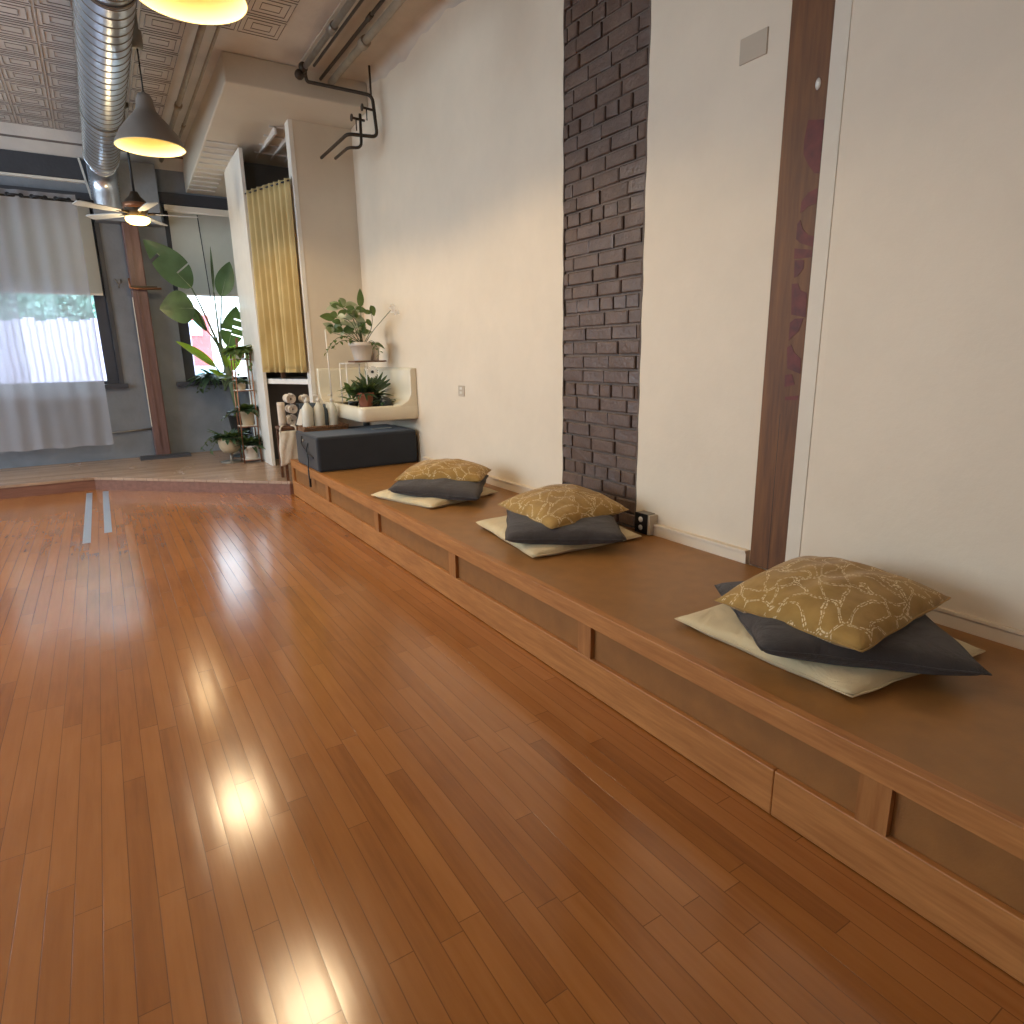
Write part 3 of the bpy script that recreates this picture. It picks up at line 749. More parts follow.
# ------------------------------------------------------------ pendants
def pendant(x, y, zr, label):
    t = thing('pendant_lamp', label, 'pendant lamp', (x, y, zr), 'grey pendant lamps')
    pr_out = [(.225, 0), (.223, .012), (.21, .045), (.185, .09), (.155, .13), (.12, .17), (.088, .205), (.066, .235), (.058, .27), (.052, .31), (.040, .335), (.018, .345), (.012, .35)]
    pr_in = [(r_ - .003, z_) for r_, z_ in pr_out if r_ > .03]
    MB().lathe(pr_out, (x, y, zr), 48).obj('lamp_shade', M['shade_lamp'], t)
    sh = t.children if False else None
    o = [c_ for c_ in bpy.data.objects if c_.parent == t][-1]
    bm = bmesh.new(); bm.from_mesh(o.data)
    bmesh.ops.delete(bm, geom=[f_ for f_ in bm.faces if len(f_.verts) > 4 and abs(f_.calc_center_median().z) < .01], context='FACES'); bm.to_mesh(o.data); bm.free()
    i_ = MB(); i_.lathe(pr_in, (x, y, zr + .001), 48); i_.f = [f_ for f_ in i_.f if len(f_) == 4]; i_.sm = i_.sm[:len(i_.f)]
    i_.obj('shade_lining', M['shade_in'], t)
    MB().tube([(x + .224 * math.cos(2 * PI * k / 48), y + .224 * math.sin(2 * PI * k / 48), zr) for k in range(48)], .003, 6, closed=True).obj('rim', M['shade_in'], t)
    MB().ball((x, y, zr + .13), .038, 10).obj('bulb', M['bulb'], t)
    MB().cyl((x, y, zr + .165), (x, y, zr + .25), .02).obj('bulb_socket', M['plastic_w'], t)
    MB().cyl((x, y, zr + .34), (x, y, ZC - .23), .005, 8).obj('cord', M['black'], t)
    MB().lathe([(.03, 0), (.040, .012), (.040, .11), (.025, .12), (.025, .23)], (x, y, ZC - .23), 24).obj('canopy', M['steel'], t)
    L = bpy.data.lights.new('pendant_bulb_light', 'SPOT'); L.energy = PEND; L.color = (1.0, .76, .47); L.shadow_soft_size = .19; L.spot_size = 2.75; L.spot_blend = .25
    lo = bpy.data.objects.new('pendant_bulb_light', L); C.objects.link(lo); lo.location = (0, 0, .004); lo.parent = t
    return t
PEND = 62
p1 = pendant(.556, 3.38, 2.745, 'nearest grey pendant lamp, cut off by the top of the picture')
MB().box(.665, .70, 3.36, 3.395, 2.80, 2.801).obj('sticker', M['beigepot'], p1)
pendant(.540, 5.61, 2.725, 'farther grey pendant lamp hanging beside the spiral duct')
jb = MB().box(.47, .60, 5.45, 5.68, ZC - .12, ZC).obj('junction_box', M['steel'], origin=(.53, 5.55, ZC - .12), bevel=.006)
bpy.data.objects.remove(jb)

# ceiling fan
FX, FY, FZ = .525, 7.5, 2.635
fn_ = thing('ceiling_fan', 'ceiling fan with pale blades and a lit globe at the end of the duct', 'ceiling fan', (FX, FY, FZ))
MB().cyl((FX, FY, FZ + .1), (FX, FY, ZC), .011, 10).obj('downrod', M['black'], fn_)
MB().lathe([(.03, .18), (.05, .14), (.09, .10), (.105, .06), (.10, .02), (.075, -.02), (.06, -.04)], (FX, FY, FZ), 32).obj('motor', M['iron'], fn_)
MB().lathe([(.098, .03), (.112, .035), (.112, .075), (.098, .08)], (FX, FY, FZ), 32).obj('motor_band', M['copper'], fn_)
MB().lathe([(.06, -.04), (.10, -.045), (.108, -.06), (.10, -.085), (.07, -.105), (.0001, -.115)], (FX, FY, FZ), 32).obj('light_globe', M['fanlight'], fn_)
MB().lathe([(.02, .0), (.055, .02), (.06, .05)], (FX, FY, ZC - .05), 24).obj('canopy', M['iron'], fn_)
for a in (-8, 62, 134, 208, 280):
    a = math.radians(a); R_ = Matrix.Rotation(a, 3, 'Z') @ Matrix.Rotation(math.radians(10), 3, 'X'); c0 = Vector((FX, FY, FZ - .01))
    bl_ = MB(); pts = [(.16, -.03), (.24, -.045), (.53, -.055), (.56, -.04), (.56, .04), (.53, .055), (.24, .045), (.16, .03)]
    i0 = len(bl_.v)
    for z in (-.004, .004): bl_.v += [c0 + R_ @ Vector((x, y, z)) for x, y in pts]
    bl_.f = [tuple(range(8))[::-1], tuple(range(8, 16))] + [(i, (i + 1) % 8, 8 + (i + 1) % 8, 8 + i) for i in range(8)]; bl_.sm = [False] * 10
    bo = bl_.obj('blade', M['bladegrey'], fn_)
    MB().tube([c0 + R_ @ Vector((.09, 0, 0)), c0 + R_ @ Vector((.20, 0, .006))], .012, 6).obj('blade_iron', M['iron'], fn_)
L = bpy.data.lights.new('fan_globe_light', 'POINT'); L.energy = 10; L.color = (1, .76, .45); L.shadow_soft_size = .09
lo = bpy.data.objects.new('fan_globe_light', L); C.objects.link(lo); lo.location = (0, 0, -.22); lo.parent = fn_

# ------------------------------------------------------------ pipes
def pipe(name, pts, r, m, label, cat='pipe', coup=()):
    t = tag(MB().tube(pts, r, 12).obj(name, m, origin=pts[0]), label, cat)
    for p, q_ in coup: MB().cyl(p, q_, r * 1.45, 12).obj('coupling', m, t)
    return t
pipe('ceiling_pipe', [(.93, 2.5, 3.47), (.93, YF - .05, 3.44)], .022, M['ppipe'], 'thicker pale pipe along the ceiling left of the soffit', coup=[((.93, 6.9, 3.445), (.93, 6.98, 3.445))])
pipe('ceiling_pipe', [(1.035, 2.5, 3.49), (1.035, 8.4, 3.46)], .012, M['ppipe'], 'thin pipe along the ceiling beside the soffit', coup=[((1.035, 7.5, 3.465), (1.035, 7.6, 3.465))])
pipe('ceiling_pipe', [(1.72, 2.2, 3.49), (1.72, 5.80, 3.49)], .021, M['steel'], 'grey ceiling pipe leading to the valve', coup=[((1.72, 4.95, 3.49), (1.72, 5.05, 3.49))])
pipe('ceiling_pipe', [(1.76, 2.2, 3.47), (1.76, 5.6, 3.47)], .010, M['iron'], 'thin dark conduit hugging the grey ceiling pipe')
pipe('ceiling_pipe', [(1.90, 2.2, 3.50), (1.90, 5.90, 3.50)], .012, M['iron'], 'thin black ceiling pipe in the middle of the three on the right', coup=[((1.90, 4.7, 3.50), (1.90, 4.78, 3.50))])
pipe('ceiling_pipe', [(1.985, 2.2, 3.49), (1.985, 5.90, 3.49)], .027, M['ppipe'], 'thick painted ceiling pipe nearest the right wall', coup=[((1.985, 5.05, 3.49), (1.985, 5.13, 3.49))])
def bend(pts, r=.05, k=5):
    out = [Vector(pts[0])]
    for i in range(1, len(pts) - 1):
        p, a, b_ = Vector(pts[i]), Vector(pts[i - 1]), Vector(pts[i + 1]); d1 = (a - p).normalized(); d2 = (b_ - p).normalized()
        rr_ = min(r, (a - p).length * .45, (b_ - p).length * .45)
        for j in range(k + 1):
            t = j / k; out.append((p + d1 * rr_) * (1 - t) ** 2 + p * 2 * t * (1 - t) + (p + d2 * rr_) * t * t)
    out.append(Vector(pts[-1])); return out
vp = thing('valve_pipework', 'bent black iron pipes with valves in the corner under the ceiling', 'pipework', (2.25, 5.86, 3.1))
MB().tube(bend([(1.73, 5.74, 3.49), (1.765, 5.86, 3.49), (1.775, 5.87, 3.45), (2.225, 5.60, 3.345), (2.25, 5.60, 3.04), (2.0, 5.62, 3.032), (2.0, 6.36, 3.032)]), .014, 10).obj('main_pipe', M['iron'], vp)
MB().tube(bend([(2.11, 5.60, 3.19), (2.105, 5.60, 2.937), (2.0, 5.62, 2.933), (2.0, 5.97, 2.933)]), .012, 10).obj('branch_pipe', M['iron'], vp)
MB().tube([(2.215, 5.60, 3.34), (2.215, 5.60, 3.56)], .009, 8).obj('riser_pipe', M['iron'], vp)
for c_ in ((1.71, 5.72, 3.49), (1.68, 5.74, 3.44)): MB().ball(c_, .038, 6).obj('valve_body', M['iron'], vp)
for (x, z) in ((2.18, 3.235), (2.085, 3.145)):
    v_ = MB().cyl((x - .05, 5.58, z), (x + .06, 5.60, z), .010, 8).obj('valve_stem', M['iron'], vp)
    MB().lathe([(.012, 0), (.028, .003), (.028, .010), (.012, .013)], (x - .05, 5.58, z), 12, Matrix.Rotation(-PI / 2, 3, 'Y')).obj('valve_handle', M['iron'], v_)
    MB().cyl((x - .02, 5.58, z - .09), (x - .02, 5.58, z), .005, 6).obj('valve_drain', M['iron'], vp)

# ------------------------------------------------------------ closet curtain and shelf
A_, B_ = Vector((1.455, 7.11)), Vector((1.700, 6.42)); dirv = (B_ - A_); nrm = Vector((-dirv.y, dirv.x)).normalized()
cv = MB(); r_ = random.Random(4); ph = [r_.uniform(0, 6) for _ in range(4)]
def cf(u, v):
    s_ = u + .012 * math.sin(u * 40 + ph[0]) * v
    p = A_ + dirv * s_
    a = (.018 + .016 * v)
    off = a * math.sin(u * 2 * PI * 8 + ph[1] + .6 * math.sin(u * 9)) + .014 * math.sin(u * 2 * PI * 3.3 + ph[2]) * v
    p = p - nrm * (off * -1 - .0)
    return (p.x, p.y, 2.845 * (1 - v) + 1.118 * v + (.005 * math.sin(u * 50)) * (1 - v) ** 6)
cv.grid(cf, 190, 20)
cu = cv.obj('closet_curtain', M['curtain'], origin=(1.59, 6.75, 1.118), thick=.002)
tag(cu, 'mustard velvet curtain hanging across the closet opening', 'curtain')
hm = MB(); hm.grid(lambda u, v: Vector(cf(u, 1 - .02 * v)) - Vector((nrm.x, nrm.y, 0)) * .003, 190, 1); hm.obj('hem', M['curtain'], cu)
tag(MB().cyl((A_.x, A_.y, 2.82), (B_.x, B_.y, 2.82), .008, 8).obj('curtain_rod', M['black'], origin=(1.59, 6.75, 2.82)), 'slim rod holding the mustard closet curtain', 'curtain rod')
def obl(a0, a1, w0, w1, z0, z1):   # box along the slanted closet opening
    ux = dirv.normalized(); ix = Vector((ux.y, -ux.x)) * -1
    poly = [A_ + dirv * a0 + ix * w0, A_ + dirv * a1 + ix * w0, A_ + dirv * a1 + ix * w1, A_ + dirv * a0 + ix * w1]
    return MB().prism([(p.x, p.y) for p in poly], z0, z1)
shf = thing('closet_shelf', 'white closet shelf just below the mustard curtain', 'shelf', (1.65, 6.9, 1.0))
sx = MB().prism([(1.49, 7.14), (1.74, 6.52), (2.3, 6.52), (2.3, 7.58), (1.49, 7.58)], 1.0, 1.05); sx.obj('board', M['whitepaint'], shf)
MB().box(1.60, 1.64, 7.0, 7.04, 1.052, 1.30).obj('upright', M['tablewood'], shf)

# ------------------------------------------------------------ corner sink
sk = thing('corner_sink', 'old white enamel wall sink with high backsplash, full of plants', 'sink', (2.05, 5.8, .72))
SX, SY, ZR_, ZB_ = 1.79, 5.2, .845, .72
ZI_ = .80
XO, YO = XC - .002, YW - .006
bs = MB()
# apron as a hollow tray: outer skin, rim, inner basin
def rring(x0, x1, y0, y1, z, r, n=6):
    pts = []
    for (cx, cy, a0) in ((x0 + r, y0 + r, PI), (x1 - .004, y0 + .004, 1.5 * PI), (x1 - .004, y1 - .004, 0), (x0 + .004, y1 - .004, .5 * PI)):
        rr2 = r if (cx, cy) == (x0 + r, y0 + r) else .004
        for k in range(n + 1):
            a = a0 + PI / 2 * k / n; pts.append(Vector((cx + rr2 * math.cos(a), cy + rr2 * math.sin(a), z)))
    return pts
rings = [rring(SX + .015, XO, SY + .015, YO, ZB_, .06), rring(SX, XO, SY, YO, ZB_ + .012, .07), rring(SX, XO, SY, YO, ZR_ - .015, .07), rring(SX + .012, XO, SY + .012, YO, ZR_, .065),
         rring(SX + .035, XO - .03, SY + .035, YO - .03, ZR_, .055), rring(SX + .05, XO - .05, SY + .05, YO - .05, ZR_ - .02, .05), rring(SX + .06, XO - .06, SY + .06, YO - .06, ZI_, .05)]
nr = len(rings[0]); 
for rg_ in rings: bs.v += rg_
for i in range(len(rings) - 1):
    for k in range(nr):
        k2 = (k + 1) % nr; bs.f.append((i * nr + k, i * nr + k2, (i + 1) * nr + k2, (i + 1) * nr + k)); bs.sm.append(True)
bs.f.append(tuple(range(nr))[::-1]); bs.sm.append(False); bs.f.append(tuple((len(rings) - 1) * nr + k for k in range(nr))); bs.sm.append(False)
bs.obj('basin', M['enamel'], sk)
# backsplash: curved profile swept along the right wall, then the alcove wall
def splash(p0, p1, inward, wz=1.155):
    p0, p1, inw = Vector(p0), Vector(p1), Vector(inward); m_ = MB()
    prof = [(.0, wz), (.045, wz), (.058, wz - .012), (.060, wz - .03), (.058, .98), (.062, .93), (.085, .885), (.13, .858), (.16, ZR_), (.16, ZR_ - .02), (.0, ZR_ - .02)]
    n_ = len(prof)
    for P_ in (p0, p1):
        for (d_, z_) in prof: m_.v.append(Vector((P_.x + inw.x * d_, P_.y + inw.y * d_, z_)))
    for k in range(n_):
        k2 = (k + 1) % n_; m_.f.append((k, k2, n_ + k2, n_ + k)); m_.sm.append(True)
    m_.f.append(tuple(range(n_))[::-1]); m_.f.append(tuple(range(n_, 2 * n_))); m_.sm += [False, False]
    return m_
sp1 = splash((XO, SY + .002, 0), (XO, YO, 0), (-1, 0, 0)).obj('backsplash', M['enamel'], sk)
sp2 = splash((SX, YO, 0), (XO, YO, 0), (0, -1, 0)).obj('backsplash', M['enamel'], sk)
for o_ in (sp1, sp2):
    b_ = o_.modifiers.new('bevel', 'BEVEL'); b_.width = .008; b_.segments = 3; b_.limit_method = 'ANGLE'; b_.angle_limit = .9
MB().lathe([(.03, 0), (.03, -.088)], (2.05, 5.8, ZB_), 14).obj('drain_pipe', M['steel'], sk)

# ------------------------------------------------------------ plants
def pot(mb, c, r0, r1, h, rim=True, n=28, flute=0, fk=0):
    pr = [(r0 * .96, 0), (r0, .004), (r1 * .97, h * .8)]
    if rim: pr += [(r1 * 1.05, h * .8), (r1 * 1.08, h * .84), (r1 * 1.08, h * .98), (r1 * 1.02, h)]
    else: pr += [(r1, h)]
    pr += [(r1 * .93, h), (r1 * .9, h * .86), (.0001, h * .86)]
    return mb.lathe(pr, c, n, flute=flute, fk=fk)
def bushy(mb, c, R, nl, L, W, seed, up=.6, droop=.4, flat=1.0, zspan=.0):
    r = random.Random(seed); c = Vector(c)
    for _ in range(nl):
        a = r.uniform(0, 2 * PI); e = r.uniform(-.1, 1.2) * up
        d_ = Vector((math.cos(a) * math.cos(e), math.sin(a) * math.cos(e) * flat, math.sin(e)))
        p = c + Vector((math.cos(a), math.sin(a) * flat, 0)) * R * r.random() + Vector((0, 0, r.random() * zspan))
        l = L * r.uniform(.6, 1.15); mb.leaf(p, d_, l, W * r.uniform(.7, 1.2), up=(r.uniform(-.3, .3), r.uniform(-.3, .3), 1), droop=droop * r.uniform(.3, 1.4))
    return mb
def trailing(mb, st, starts, seed, L=.5, leaf=.06, step=.035, out=.12):
    r = random.Random(seed)
    for s0, d0 in starts:
        p = Vector(s0); d_ = Vector(d0).normalized(); pts = [p.copy()]; k = 0; n_ = int(L * r.uniform(.6, 1.1) / step)
        for i in range(n_):
            d_ = (d_ + Vector((r.uniform(-.12, .12), r.uniform(-.12, .12), -.22))).normalized(); p = p + d_ * step; pts.append(p.copy())
            a = r.uniform(0, 2 * PI); mb.leaf(p, Vector((math.cos(a), math.sin(a), r.uniform(-.6, .3))), leaf * r.uniform(.7, 1.2), leaf * .7, droop=.4, n=4)
        st.tube(pts, .0025, 5)
# bird of paradise
bpnt = thing('bird_of_paradise', 'tall plant with very large leaves in front of the right window', 'potted plant', (1.33, 8.12, ZP))
pot(MB(), (1.33, 8.12, .40), .10, .13, .26).obj('pot', M['darkpot'], bpnt)
MB().lathe([(.0001, 0), (.12, 0), (.12, .02), (.03, .03), (.03, .24), (.12, .26), (.12, .27), (.0001, .27)], (1.33, 8.12, ZP), 24).obj('plant_stool', M['darkpot'], bpnt)
MB().lathe([(.0001, 0), (.12, 0)], (1.33, 8.12, .63), 24).obj('soil', M['soil'], bpnt)
def bigleaf(base, mid, tip, W, m, upv=(0, -1, .3), splits=(), droop=.08):
    """stalk from base to mid, blade from mid to tip"""
    base, mid, tip = Vector(base), Vector(mid), Vector(tip)
    bulge = (base + mid) / 2 + Vector((0, 0, .05))
    pts = [(base * (1 - t) ** 2 + bulge * 2 * t * (1 - t) + mid * t * t) for t in [i / 8 for i in range(9)]]
    MB().tube(pts, [.014 - .007 * i / 8 for i in range(9)], 7).obj('stalk', M['stem'], bpnt)
    d_ = tip - mid; L_ = d_.length; mb = MB()
    mb.leaf(mid, d_, L_, W, up=upv, droop=droop, fold=.22, n=40, shape=.8)
    # drop some faces to leave splits between the veins
    keep = []
    for i, fc in enumerate(mb.f):
        row = i // 4; side = 0 if i % 4 < 2 else 1
        if (row, side) in splits: continue
        keep.append(i)
    mb.f = [mb.f[i] for i in keep]; mb.sm = [True] * len(mb.f)
    o = mb.obj('leaf', m, bpnt)
    dn = d_.normalized(); upn = Vector(upv); upn = (upn - dn * upn.dot(dn)).normalized()
    MB().tube([mid + d_ * t * (1 - .15 * droop * t) - upn * droop * L_ * t * t - upn * .004 for t in [i / 10 * .95 for i in range(11)]], [.007 - .0055 * i / 10 for i in range(11)], 5).obj('midrib', M['leafvar'], bpnt)
BS = (1.24, 8.3, 1.35)
MB().tube([(1.33, 8.12, .62), (1.30, 8.2, 1.0), (1.235, 8.3, 1.42)], [.04, .04, .03], 10).obj('trunk', M['stem'], bpnt)
bigleaf(BS, (1.00, 8.18, 2.03), (.60, 8.1, 2.50), .33, M['leafbig'], (0.1, -1, .2), splits=((27, 0), (28, 0), (12, 1)))
bigleaf(BS, (1.10, 8.2, 1.58), (.86, 8.0, 1.88), .24, M['leafbig'], (0.3, -.8, .8), droop=.1)
bigleaf((1.1, 8.2, 1.58), (.98, 8.0, 1.80), (.64, 7.95, 1.80), .36, M['leafdark'], (0.0, -1, .3), droop=.12)
bigleaf((1.23, 8.28, .95), (1.14, 8.1, 1.17), (.76, 7.95, 1.47), .17, M['leaflime'], (0.3, -.7, .8), droop=.05)
bigleaf(BS, (1.30, 8.2, 1.95), (1.42, 8.15, 2.33), .20, M['leafbig'], (-.2, -1, .1))
bigleaf(BS, (1.24, 8.3, 2.0), (1.26, 8.25, 2.5), .03, M['leafdark'], (0, -1, 0))
bigleaf((1.25, 8.3, 1.1), (1.31, 8.2, 1.40), (1.44, 8.1, 1.84), .26, M['leafbig'], (0.2, -1, 0), splits=((12, 1), (19, 1), (20, 1), (27, 1), (15, 0)))
bigleaf((1.23, 8.28, .9), (1.30, 8.2, 1.12), (1.40, 8.3, 1.50), .20, M['leaflime'], (0, -1, .2))
bigleaf((1.23, 8.28, .9), (1.24, 8.15, 1.02), (1.06, 8.1, 1.16), .14, M['leaflime'], (0, -.6, 1))
bigleaf((1.23, 8.28, .9), (1.30, 8.1, 1.05), (1.13, 8.0, 1.06), .15, M['leafmid'], (0, -.3, 1))
# spider plant on sill
spn = thing('trailing_plant', 'dark trailing plant spilling over the sill of the right window', 'potted plant', (1.22, YF - .02, 1.0))
pot(MB(), (1.22, YF - .005, 1.0), .045, .055, .07).obj('pot', M['darkpot'], spn)
fl = MB(); stm = MB(); bushy(fl, (1.20, YF - .08, 1.06), .09, 90, .24, .06, 3, up=.5, droop=.6)
trailing(fl, stm, [((1.1 + .05 * i, YF - .09, 1.05), (r0, -1, .2)) for i, r0 in enumerate((-.8, -.4, .1, .5, .8))], 9, .35, .075)
fl.obj('foliage', M['leafdark'], spn); stm.obj('stems', M['stem'], spn)
vv = MB(); bushy(vv, (1.18, YF - .1, 1.07), .06, 14, .2, .045, 13, up=.4, droop=.7); vv.obj('pale_leaves', M['leafvar'], spn)

# plant rack of copper tube with glass shelves
RX0, RX1, RYa, RYb = 1.225, 1.405, 7.50, 7.68
rk = thing('plant_rack', 'narrow copper tube plant rack with several small pots', 'plant stand', (1.31, 7.6, ZP))
fr_ = MB()
for x in (RX0, RX1):
    for y in (RYa, RYb): fr_.tube([(x, y, ZP), (x + (.015 if x == RX0 else .0), y, 1.33)], .007, 8)
for z in (ZP + .03, .53, .92, 1.25):
    fr_.tube([(RX0, RYa, z), (RX1, RYa, z), (RX1, RYb, z), (RX0, RYb, z), (RX0, RYa, z)], .006, 6)
fr_.obj('frame', M['copper'], rk)
for z in (ZP + .03, .53, .92, 1.25): MB().box(RX0, RX1, RYa, RYb, z, z + .008).obj('shelf', M['whitepaint'], rk)
MB().tube([(1.30, 7.6, 1.26), (1.305, 7.6, 1.48)], .014, 8).obj('finial_post', M['tablewood'], rk)
def smallplant(name, c, r0, r1, h, pm, lm, label, nl, L, W, seed, droop=.5, up=.6, trail=(), tl=.3, root=None):
    t = thing(name, label, 'potted plant', c, 'small plants on the rack')
    pot(MB(), c, r0, r1, h).obj('pot', pm, t)
    MB().lathe([(.0001, 0), (r1 * .9, 0)], (c[0], c[1], c[2] + h * .87), 20).obj('soil', M['soil'], t)
    f_ = MB(); s_ = MB(); bushy(f_, (c[0], c[1], c[2] + h), r1 * .7, nl, L, W, seed, up, droop)
    if trail:
        trailing(f_, s_, [((c[0] + a * r1, c[1] + b__ * r1, c[2] + h), (a, b__, .3)) for a, b__ in trail], seed, tl, .05); s_.obj('stems', M['stem'], t)
    f_.obj('foliage', lm, t); return t
smallplant('potted_plant', (1.315, 7.59, 1.259), .045, .055, .09, M['beigepot'], M['leafmid'], 'leafy plant on the top shelf of the copper rack', 60, .17, .075, 21, trail=((1, -.3), (-.4, -1), (.3, -1)), tl=.55)
smallplant('potted_plant', (1.30, 7.59, .929), .035, .045, .08, M['beigepot'], M['leafdark'], 'small dark plant in a beige pot high on the copper rack, under the top one', 30, .10, .05, 22)
smallplant('potted_plant', (1.325, 7.59, .539), .06, .075, .17, M['beigepot'], M['leafdark'], 'dark leafed plant in a beige pot on the middle shelf of the copper rack', 46, .16, .07, 23, trail=((-1, -.2),), tl=.2)
smallplant('potted_plant', (1.32, 7.59, .169), .065, .08, .15, M['whitepot'], M['leafdark'], 'fine leafed plant in a pale pot at the bottom of the copper rack', 110, .18, .045, 24, up=1.1)
# bowl planter on stand
bw = thing('planter_bowl', 'round cream planter bowl on a low metal stand, left of the copper rack', 'potted plant', (1.13, 7.72, ZP))
MB().lathe([(.0001, 0), (.12, 0), (.12, .01), (.015, .015), (.015, .10), (.03, .11)], (1.13, 7.72, ZP), 28).obj('stand', M['steel'], bw)
MB().lathe([(.03, .10), (.08, .115), (.11, .16), (.122, .22), (.122, .285), (.112, .285), (.10, .26), (.0001, .26)], (1.13, 7.72, ZP), 32).obj('bowl', M['beigepot'], bw)
f_ = MB(); s_ = MB(); bushy(f_, (1.13, 7.72, ZP + .28), .09, 130, .16, .05, 31, up=.7, droop=.4); trailing(f_, s_, [((1.05, 7.68, ZP + .29), (-1, -.3, .5)), ((1.07, 7.66, ZP + .29), (-.9, -.8, .2))], 6, .3, .045)
f_.obj('foliage', M['leafdark'], bw); s_.obj('stems', M['stem'], bw)

# plants in the sink
zf = ZI_ + .001
ws = thing('wire_plant_stand', 'pale wire stand raising the white pot above the sink', 'plant stand', (1.93, 5.75, zf))
w_ = MB()
for x, y in ((1.84, 5.62), (2.02, 5.62), (1.84, 5.80), (2.02, 5.80)): w_.tube([(x, y, zf), (x, y, 1.20)], .006, 6)
w_.tube([(1.84, 5.62, 1.20), (2.02, 5.62, 1.20), (2.02, 5.80, 1.20), (1.84, 5.80, 1.20)], .006, 6, closed=True)
w_.obj('frame', M['whitepaint'], ws)
MB().box(1.84, 2.02, 5.62, 5.80, 1.196, 1.204).obj('shelf', M['enamel'], ws)
MB().tube([(1.79, 5.95, zf + .1), (1.78, 5.95, 1.50)], .006, 6).obj('tall_rod', M['whitepaint'], ws)
sh_ = tag(MB().box(1.94, 2.24, 5.68, 5.86, 1.208, 1.222).obj('wooden_shelf_board', M['tablewood'], origin=(2.05, 5.75, 1.208)), 'small dark board under the white pot above the sink', 'board')
wp = thing('flowering_plant', 'large variegated plant with a tall flower stalk in the white ribbed pot', 'potted plant', (2.04, 5.74, 1.223))
pot(MB(), (2.035, 5.74, 1.223), .072, .105, .16, n=64, flute=.012, fk=16).obj('pot', M['whitepot'], wp)
MB().lathe([(.0001, 0), (.09, 0)], (2.035, 5.74, 1.365), 20).obj('soil', M['soil'], wp)
f_ = MB(); s_ = MB(); r5 = random.Random(55)
heads = [(1.90, 1.62), (1.86, 1.55), (1.84, 1.68), (1.93, 1.70), (1.96, 1.60), (1.99, 1.66), (1.80, 1.60), (1.88, 1.48), (1.82, 1.50), (2.0, 1.52), (1.93, 1.50), (2.06, 1.56), (2.02, 1.48), (1.78, 1.47), (2.08, 1.47)]
va = MB(); n_ = 0
for (x, z) in heads:
    yb = 5.74 + r5.uniform(-.12, .12); pts = bend([(2.03 + r5.uniform(-.03, .03), 5.74, 1.36), ((x + 2.03) / 2, yb, z - .04), (x, yb, z)], .08)
    s_.tube(pts, .003, 5)
    for k in range(4):
        a = r5.uniform(0, 2 * PI); tgt = va if r5.random() < .4 else f_
        tgt.leaf((x, yb, z), (math.cos(a), math.sin(a) * .7 - .2, r5.uniform(-.4, .7)), r5.uniform(.07, .12), r5.uniform(.05, .07), up=(r5.uniform(-.5, .5), -1, .5), droop=.25)
f_.leaf((1.80, 5.70, 1.585), (-1, -.1, .12), .14, .075, up=(0, -1, .4), droop=.05)
f_.leaf((2.035, 5.70, 1.68), (.0, -.1, 1), .16, .065, up=(0, -1, .1), droop=-.02)
f_.leaf((2.13, 5.70, 1.70), (.35, -.1, -.9), .10, .06, up=(0, -1, .1)); f_.leaf((2.06, 5.70, 1.64), (1, -.1, .1), .09, .045, up=(0, -1, .4))
f_.leaf((2.08, 5.70, 1.58), (.6, -.1, -.7), .08, .045, up=(0, -1, .1)); f_.leaf((2.14, 5.68, 1.37), (.9, -.3, -.25), .10, .06, up=(0, -.6, 1))
for pts in ([(2.04, 5.74, 1.36), (2.04, 5.72, 1.55), (2.035, 5.70, 1.69)], [(2.05, 5.74, 1.36), (2.14, 5.70, 1.52), (2.13, 5.70, 1.70)], [(2.07, 5.74, 1.37), (2.12, 5.70, 1.40), (2.14, 5.68, 1.375)]): s_.tube(bend(pts, .08), .003, 5)
s_.tube(bend([(2.06, 5.74, 1.36), (2.12, 5.66, 1.48), (2.195, 5.40, 1.64)], .1), .003, 5)
trailing(f_, s_, [((1.96, 5.68, 1.40), (-1, -.2, .9)), ((1.97, 5.70, 1.38), (-1, .2, .7)), ((2.08, 5.66, 1.38), (.2, -1, .3))], 61, .42, .045)
f_.obj('foliage', M['leafmid'], wp); va.obj('pale_foliage', M['leafvar'], wp); s_.obj('stems', M['stem'], wp)
fl_ = MB()
for k in range(7):
    a = k * .9; fl_.leaf((2.195 + .008 * k, 5.395, 1.645 + .006 * math.sin(k)), (math.cos(a), -.3, math.sin(a)), .045, .03, up=(0, -1, .2), n=4)
fl_.obj('flower', M['flower'], wp)
vs_ = tag(MB().lathe([(.04, 0), (.042, .01), (.058, .15), (.060, .16), (.054, .155), (.04, .02), (.0001, .015)], (2.17, 5.80, 1.223), 24).obj('white_pot', M['whitepot'], origin=(2.17, 5.80, 1.223)), 'plain empty white pot just behind and right of the ribbed pot', 'pot')
# terracotta
tc_ = thing('potted_plant', 'bushy green plant in a terracotta pot and saucer standing in the sink', 'potted plant', (1.97, 5.55, zf))
MB().lathe([(.0001, 0), (.065, 0), (.075, .022), (.068, .022), (.0001, .012)], (1.97, 5.55, zf), 28).obj('saucer', M['terracotta'], tc_)
pot(MB(), (1.97, 5.55, zf + .022), .055, .072, .125).obj('pot', M['terracotta'], tc_)
f_ = MB(); bushy(f_, (1.97, 5.56, zf + .145), .05, 90, .15, .028, 41, up=1.0, droop=.3); f_.obj('foliage', M['leafdark'], tc_)
ds = thing('potted_daisy', 'potted plant with one white daisy flower, behind the terracotta pot', 'potted plant', (2.09, 5.70, zf))
pot(MB(), (2.09, 5.70, zf), .06, .075, .11).obj('pot', M['darkpot'], ds)
f_ = MB(); s_ = MB(); bushy(f_, (2.08, 5.68, zf + .10), .04, 50, .18, .035, 42, up=1.15, droop=.4)
